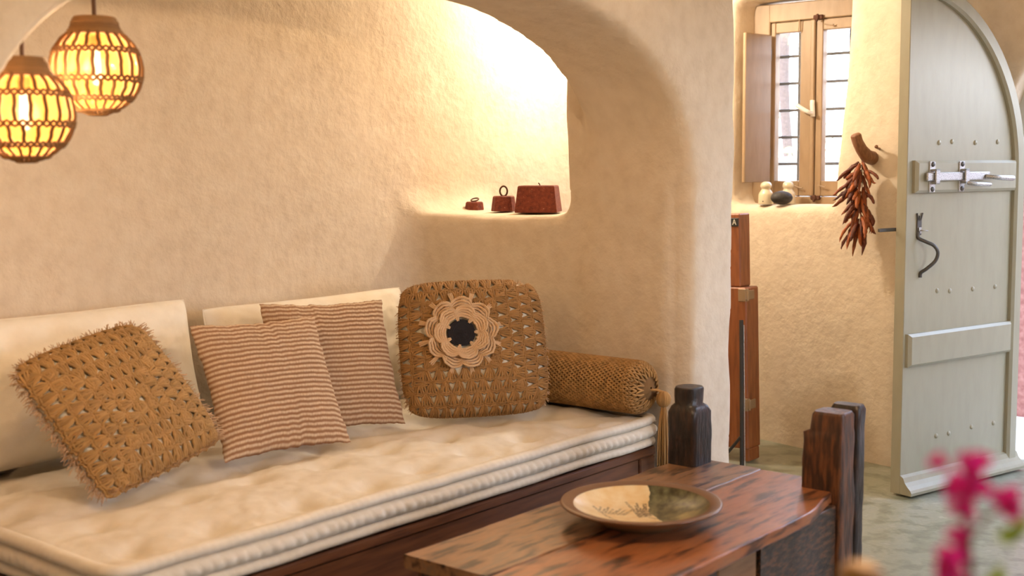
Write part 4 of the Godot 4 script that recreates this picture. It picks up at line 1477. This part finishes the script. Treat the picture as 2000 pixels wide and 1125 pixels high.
# ---------------------------------------------------------------- entrance hall
func build_hall() -> void:
	# tall wooden case leaning in the corner behind the pier
	var c := thing("wooden_case", "tall orange brown wooden case with metal clasps half hidden behind the pier", "case", Transform3D(Basis(Vector3.RIGHT, deg_to_rad(-1.6)), W(4.70, 0.004, 2.750)))
	var mb := MB.new()
	mb.box(Vector3(0.0, 0.055, -0.15), Vector3(0.11, 0.765, 0.148), 0.005)
	part(mb, "lower_box", M.case_wood, c)
	mb = MB.new()
	mb.box(Vector3(0.010, 0.766, -0.13), Vector3(0.10, 1.085, 0.116), 0.005)
	part(mb, "upper_box", M.case_wood, c)
	for z in [-0.14, 0.118]:
		mb = MB.new()
		mb.box(Vector3(0.005, 0.0, z - 0.002), Vector3(0.10, 0.056, z + 0.03), 0.004)
		part(mb, "foot", M.case_wood, c)
	for h in [0.705, 0.225]:
		mb = MB.new()
		mb.box(Vector3(-0.006, h, 0.112), Vector3(0.02, h + 0.055, 0.150), 0.002)
		mb.box(Vector3(-0.004, h + 0.008, 0.148), Vector3(0.06, h + 0.047, 0.156), 0.002)
		mb.tube(PackedVector3Array([Vector3(0.0, h + 0.004, 0.158), Vector3(0.0, h + 0.052, 0.158)]), 0.005, 8)
		part(mb, "clasp", M.brass, c, "tarnished brass clasp")
	mb = MB.new()
	mb.box(Vector3(0.006, 1.030, 0.050), Vector3(0.0105, 1.066, 0.112), 0.001)
	var lab := part(mb, "name_plate", M.black_plate, c, "black plate with a white letter A")
	var tm := TextMesh.new()
	var font := SystemFont.new()
	font.font_names = PackedStringArray(["Droid Sans"])
	tm.font = font
	tm.text = "A"
	tm.font_size = 32
	tm.pixel_size = 0.0010
	tm.depth = 0.002
	var tl := part_mesh(tm, "letter", M.print_white, lab)
	tl.transform = Transform3D(Basis(Vector3.UP, deg_to_rad(-90.0)), Vector3(0.0055, 1.048, 0.092))
	# black folded stand leaning beside it
	var st := thing("folded_stand", "thin black metal stand leaning beside the wooden case", "stand", Transform3D(Basis.IDENTITY, W(4.60, 0.0, 2.60)))
	mb = MB.new()
	mb.tube(PackedVector3Array([Vector3(0.0, 0.006, 0.022), Vector3(0.02, 0.35, 0.006), Vector3(0.035, 0.64, -0.008)]), 0.009, 8)
	part(mb, "rail", M.bar_iron, st)
	mb = MB.new()
	mb.tube(PackedVector3Array([Vector3(0.004, 0.006, 0.034), Vector3(0.022, 0.35, 0.018), Vector3(0.036, 0.62, 0.004)]), 0.0025, 6)
	part(mb, "edge_rod", M.old_steel, st)
	mb = MB.new()
	mb.tube(PackedVector3Array([Vector3(0.0, 0.14, 0.015), Vector3(0.02, 0.006, -0.10)]), 0.007, 8)
	part(mb, "leg", M.bar_iron, st)
	# wooden peg
	var pg := thing("wall_peg", "bent wooden branch peg in the wall above the chillies", "peg", Transform3D(Basis.IDENTITY, W(5.02, 1.33, 2.215)))
	mb = MB.new()
	mb.tube(PackedVector3Array([Vector3(0.07, 0.006, -0.004), Vector3(0.02, -0.004, 0.0), Vector3(-0.02, 0.006, -0.006), Vector3(-0.045, 0.034, -0.018), Vector3(-0.062, 0.066, -0.028), Vector3(-0.072, 0.092, -0.032), Vector3(-0.074, 0.097, -0.033)]), PackedFloat32Array([0.028, 0.030, 0.029, 0.025, 0.023, 0.023, 0.018]), 12)
	part(mb, "branch", M.peg_wood, pg)
	mb = MB.new()
	mb.tube(PackedVector3Array([Vector3(0.06, 0.03, 0.03), Vector3(-0.010, 0.040, 0.036), Vector3(-0.022, 0.044, 0.038)]), PackedFloat32Array([0.005, 0.005, 0.008]), 8)
	part(mb, "twig", M.peg_wood, pg)
	build_chillies()
	# unseen hall lamp, out of view, placed to light the hall walls
	var hl := thing("unseen_hall_lamp", "unseen round hall lamp, out of view above the pier, placed to light the hall walls", "lamp", Transform3D(Basis.IDENTITY, W(4.42, 2.10, 3.18)))
	mb = MB.new()
	var pr := PackedVector2Array()
	for k in 13:
		var a := -PI * 0.5 + PI * k / 12.0
		pr.append(Vector2(cos(a), sin(a)) * 0.045)
	mb.lathe(pr, 24)
	part(mb, "globe", M.hall_globe, hl)
	mb = MB.new()
	mb.tube(PackedVector3Array([Vector3(0, 0.04, 0), Vector3(0, 0.33, 0)]), 0.005, 8)
	part(mb, "cord", M.cord_brown, hl)
	var l := OmniLight3D.new()
	l.name = "unseen_hall_light"
	l.light_color = Color(1.0, 0.94, 0.84)
	l.light_energy = 1.62
	l.light_size = 0.04
	l.omni_range = 12.0
	l.omni_attenuation = 2.0
	l.shadow_enabled = true
	hl.add_child(l)
func build_chillies() -> void:
	var o := thing("chili_string", "hanging bunch of dried red brown chillies on the wall peg", "chillies", Transform3D(Basis.IDENTITY, W(4.985, 1.32, 2.235)))
	# local: -x towards the viewer, z to the right, y up
	var mb := MB.new()
	mb.tube(PackedVector3Array([Vector3(0.0, 0.03, 0.0), Vector3(0.0, -0.15, 0.005), Vector3(-0.005, -0.30, 0.0)]), 0.002, 5)
	part(mb, "string", M.cord_brown, o)
	for i in 76:
		var f := i / 75.0
		var y := -0.005 - 0.285 * f
		var ang := rr(-1.0, 1.0)
		var out := Vector3(-absf(rr(0.15, 0.8)), 0, ang * 1.5 + 0.05).normalized()
		var ln := rr(0.06, 0.115) * (1.0 if f < 0.5 else 1.15)
		var spread := rr(0.25, 0.95) * (1.0 - 0.45 * f)
		if i in [20, 26, 33]:
			out = Vector3(-0.3, 0, -1).normalized()
			ln = 0.12
			spread = 0.85
		var p0 := Vector3(0.0, y, 0.0) + out * rr(0.004, 0.022)
		var path := PackedVector3Array()
		var ra := PackedFloat32Array()
		var curl := rr(-0.5, 0.5)
		var r0 := rr(0.0075, 0.0115)
		for m in 9:
			var g := m / 8.0
			var q := p0 + out * ln * spread * sin(g * 1.5) + Vector3(0, -ln * g * (1.15 - spread * 0.5), 0)
			q += Vector3(-0.2, 0.3, 1).normalized() * curl * 0.03 * sin(g * PI) + Vector3(0, 0.020 * maxf(0, g - 0.8) * 5.0 * spread, 0)
			path.append(q)
			ra.append(r0 * (0.35 + 0.75 * sin(minf(1.0, g * 2.2) * PI * 0.5)) * (1.0 - pow(g, 2.4) * 0.93) * (1.0 + 0.16 * sin(g * 25.0 + i)))
		var tone := Color(0.07, 0.010, 0.006).lerp(Color(0.40, 0.10, 0.022), pow(rng.randf(), 1.4))
		mb = MB.new()
		mb.col = tone
		mb.tube(path, ra, 7)
		for k in mb.v.size():
			mb.v[k] += Vector3(nf.get_noise_3dv(mb.v[k] * 90.0), nf.get_noise_3dv(mb.v[k] * 90.0 + Vector3(9, 9, 9)), nf.get_noise_3dv(mb.v[k] * 90.0 + Vector3(30, 9, 9))) * 0.0028
			mb.c[k] = tone * (1.0 + 0.7 * nf.get_noise_3dv(mb.v[k] * 60.0))
		part(mb, "chili", M.chili, o)

# ---------------------------------------------------------------- out-of-focus things near the camera
func build_foreground() -> void:
	var t := thing("side_table", "round wooden side table close to the viewer", "table", Transform3D(Basis.IDENTITY, W(0.93, 0, 0.30)))
	var mb := MB.new()
	mb.lathe(PackedVector2Array([Vector2(0, 0.70), Vector2(0.23, 0.70), Vector2(0.245, 0.715), Vector2(0.245, 0.73), Vector2(0.235, 0.74), Vector2(0, 0.74)]), 40)
	part(mb, "table_top", M.honey_wood, t)
	mb = MB.new()
	mb.lathe(PackedVector2Array([Vector2(0.14, 0.0), Vector2(0.14, 0.02), Vector2(0.03, 0.05), Vector2(0.025, 0.4), Vector2(0.04, 0.70)]), 24)
	part(mb, "pedestal", M.honey_wood, t)
	var b := thing("honey_shape", "honey yellow blurred shape of unclear kind at the bottom edge, built as a bottle", "bottle", Transform3D(Basis.IDENTITY, W(0.838, 0.7405, 0.370)))  # unidentified honey coloured shape, built as a bottle
	mb = MB.new()
	mb.lathe(PackedVector2Array([Vector2(0, 0), Vector2(0.04, 0), Vector2(0.045, 0.03), Vector2(0.042, 0.13), Vector2(0.018, 0.19), Vector2(0.013, 0.22), Vector2(0.013, 0.245), Vector2(0.0155, 0.25), Vector2(0.0155, 0.262), Vector2(0.010, 0.267), Vector2(0.0, 0.265)]), 24)
	part(mb, "body", M.honey_wood, b)
	var R := Vector3(0.643, 0, 0.766)
	var F := Vector3(0.766, 0, -0.643)
	var v := thing("flower_vase", "small clay vase holding the pink sprig close to the viewer", "vase", Transform3D(Basis.IDENTITY, W(0.832, 0.7405, 0.296) + R * 0.004))
	mb = MB.new()
	mb.lathe(PackedVector2Array([Vector2(0, 0), Vector2(0.03, 0), Vector2(0.036, 0.04), Vector2(0.030, 0.10), Vector2(0.018, 0.16), Vector2(0.020, 0.19), Vector2(0.015, 0.19), Vector2(0.012, 0.15)]), 24)
	part(mb, "body", M.plate_rim, v)
	var s := thing("bougainvillea_sprig", "magenta bougainvillea sprig blurred in the foreground", "flowers", Transform3D(Basis(R, Vector3.UP, -F), W(0.835, 0.86, 0.296) + R * 0.0))
	# local x to the right, y up, z towards the viewer
	mb = MB.new()
	mb.tube(PackedVector3Array([Vector3(0.006, 0, 0), Vector3(0.010, 0.12, 0), Vector3(0.004, 0.18, 0.0), Vector3(-0.002, 0.215, 0.004)]), PackedFloat32Array([0.003, 0.003, 0.0028, 0.002]), 6)
	mb.tube(PackedVector3Array([Vector3(0.004, 0.18, 0.0), Vector3(0.016, 0.20, 0.006), Vector3(0.026, 0.206, 0.006)]), 0.0016, 6)
	mb.tube(PackedVector3Array([Vector3(0.010, 0.12, 0.0), Vector3(0.0, 0.15, 0.006), Vector3(-0.012, 0.166, 0.006)]), 0.0016, 6)
	part(mb, "stem", M.flower_stem, s)
	for q in [[0.002, 0.236, 0.014, 0.5], [-0.008, 0.222, 0.013, 2.0], [0.004, 0.220, 0.013, 4.0], [-0.003, 0.206, 0.011, 1.2], [0.026, 0.212, 0.012, 1.0], [0.030, 0.204, 0.010, 3.0], [-0.021, 0.238, 0.008, 1.5], [-0.012, 0.170, 0.014, 0.3], [-0.014, 0.160, 0.012, 2.3], [-0.004, 0.150, 0.010, 1.2], [-0.006, 0.186, 0.010, 5.0]]:
		for k in 3:
			var a: float = q[3] + k * TAU / 3.0
			mb = MB.new()
			bract(mb, Vector3(q[0], q[1], 0.004), Vector3(cos(a), sin(a) * 0.8, 0.5).normalized(), q[2] * 1.25, q[2])
			part(mb, "bract", M.petal, s)
	for q in [[0.014, 0.130, 0.022, 0.4], [0.020, 0.145, 0.020, 1.4], [0.006, 0.140, 0.020, 2.6], [0.024, 0.182, 0.016, 0.3], [0.022, 0.118, 0.022, -0.6], [0.034, 0.186, 0.014, 0.8]]:
		mb = MB.new()
		bract(mb, Vector3(q[0], q[1], 0.0), Vector3(cos(q[3]), sin(q[3]), 0.3).normalized(), q[2] * 1.2, q[2] * 0.7)
		part(mb, "leaf", M.leaf, s)
func bract(mb: MB, at: Vector3, d: Vector3, ln: float, wd: float) -> void:
	var side := d.cross(Vector3(0.1, 0.2, 1)).normalized()
	var n := side.cross(d).normalized()
	var s := mb.v.size()
	for i in 7:
		var f := i / 6.0
		var w := wd * 0.5 * sin(PI * pow(f, 0.75)) + 0.0003
		for j in 3:
			mb.vert(at + d * ln * f + side * w * (j - 1) + n * (0.12 * ln * sin(f * 2.0) + 0.15 * w * absf(j - 1)))
	mb.grid(s, 7, 3)

# ---------------------------------------------------------------- beyond the window
func build_garden() -> void:
	var t := thing("garden_tree", "sunlit garden tree with a slim trunk outside the window", "tree", Transform3D(Basis.IDENTITY, W(8.6, -0.03, 4.42)))
	var mb := MB.new()
	var path := PackedVector3Array()
	for i in 14:
		var f := i / 13.0
		path.append(Vector3(0.05 * sin(f * 7.0), 3.2 * f, 0.05 * cos(f * 5.0)))
	mb.tube(path, 0.042, 10)
	part(mb, "trunk", M.bark, t)
	mb = MB.new()
	for i in 900:
		var cl := Vector3(rr(-0.8, 0.8), rr(0.2, 2.9), rr(-0.3, 1.5))
		if absf(cl.x) + absf(cl.z) < 0.25 or (cl.y > 1.55 and cl.z < 0.9 and rng.randf() < 0.75):
			continue
		var d := Vector3(rr(-1, 1), rr(-0.9, 0.5), rr(-1, 1)).normalized()
		bract(mb, cl, d, rr(0.06, 0.12), rr(0.03, 0.055))
	part(mb, "foliage", M.olive_leaf, t, "", true)
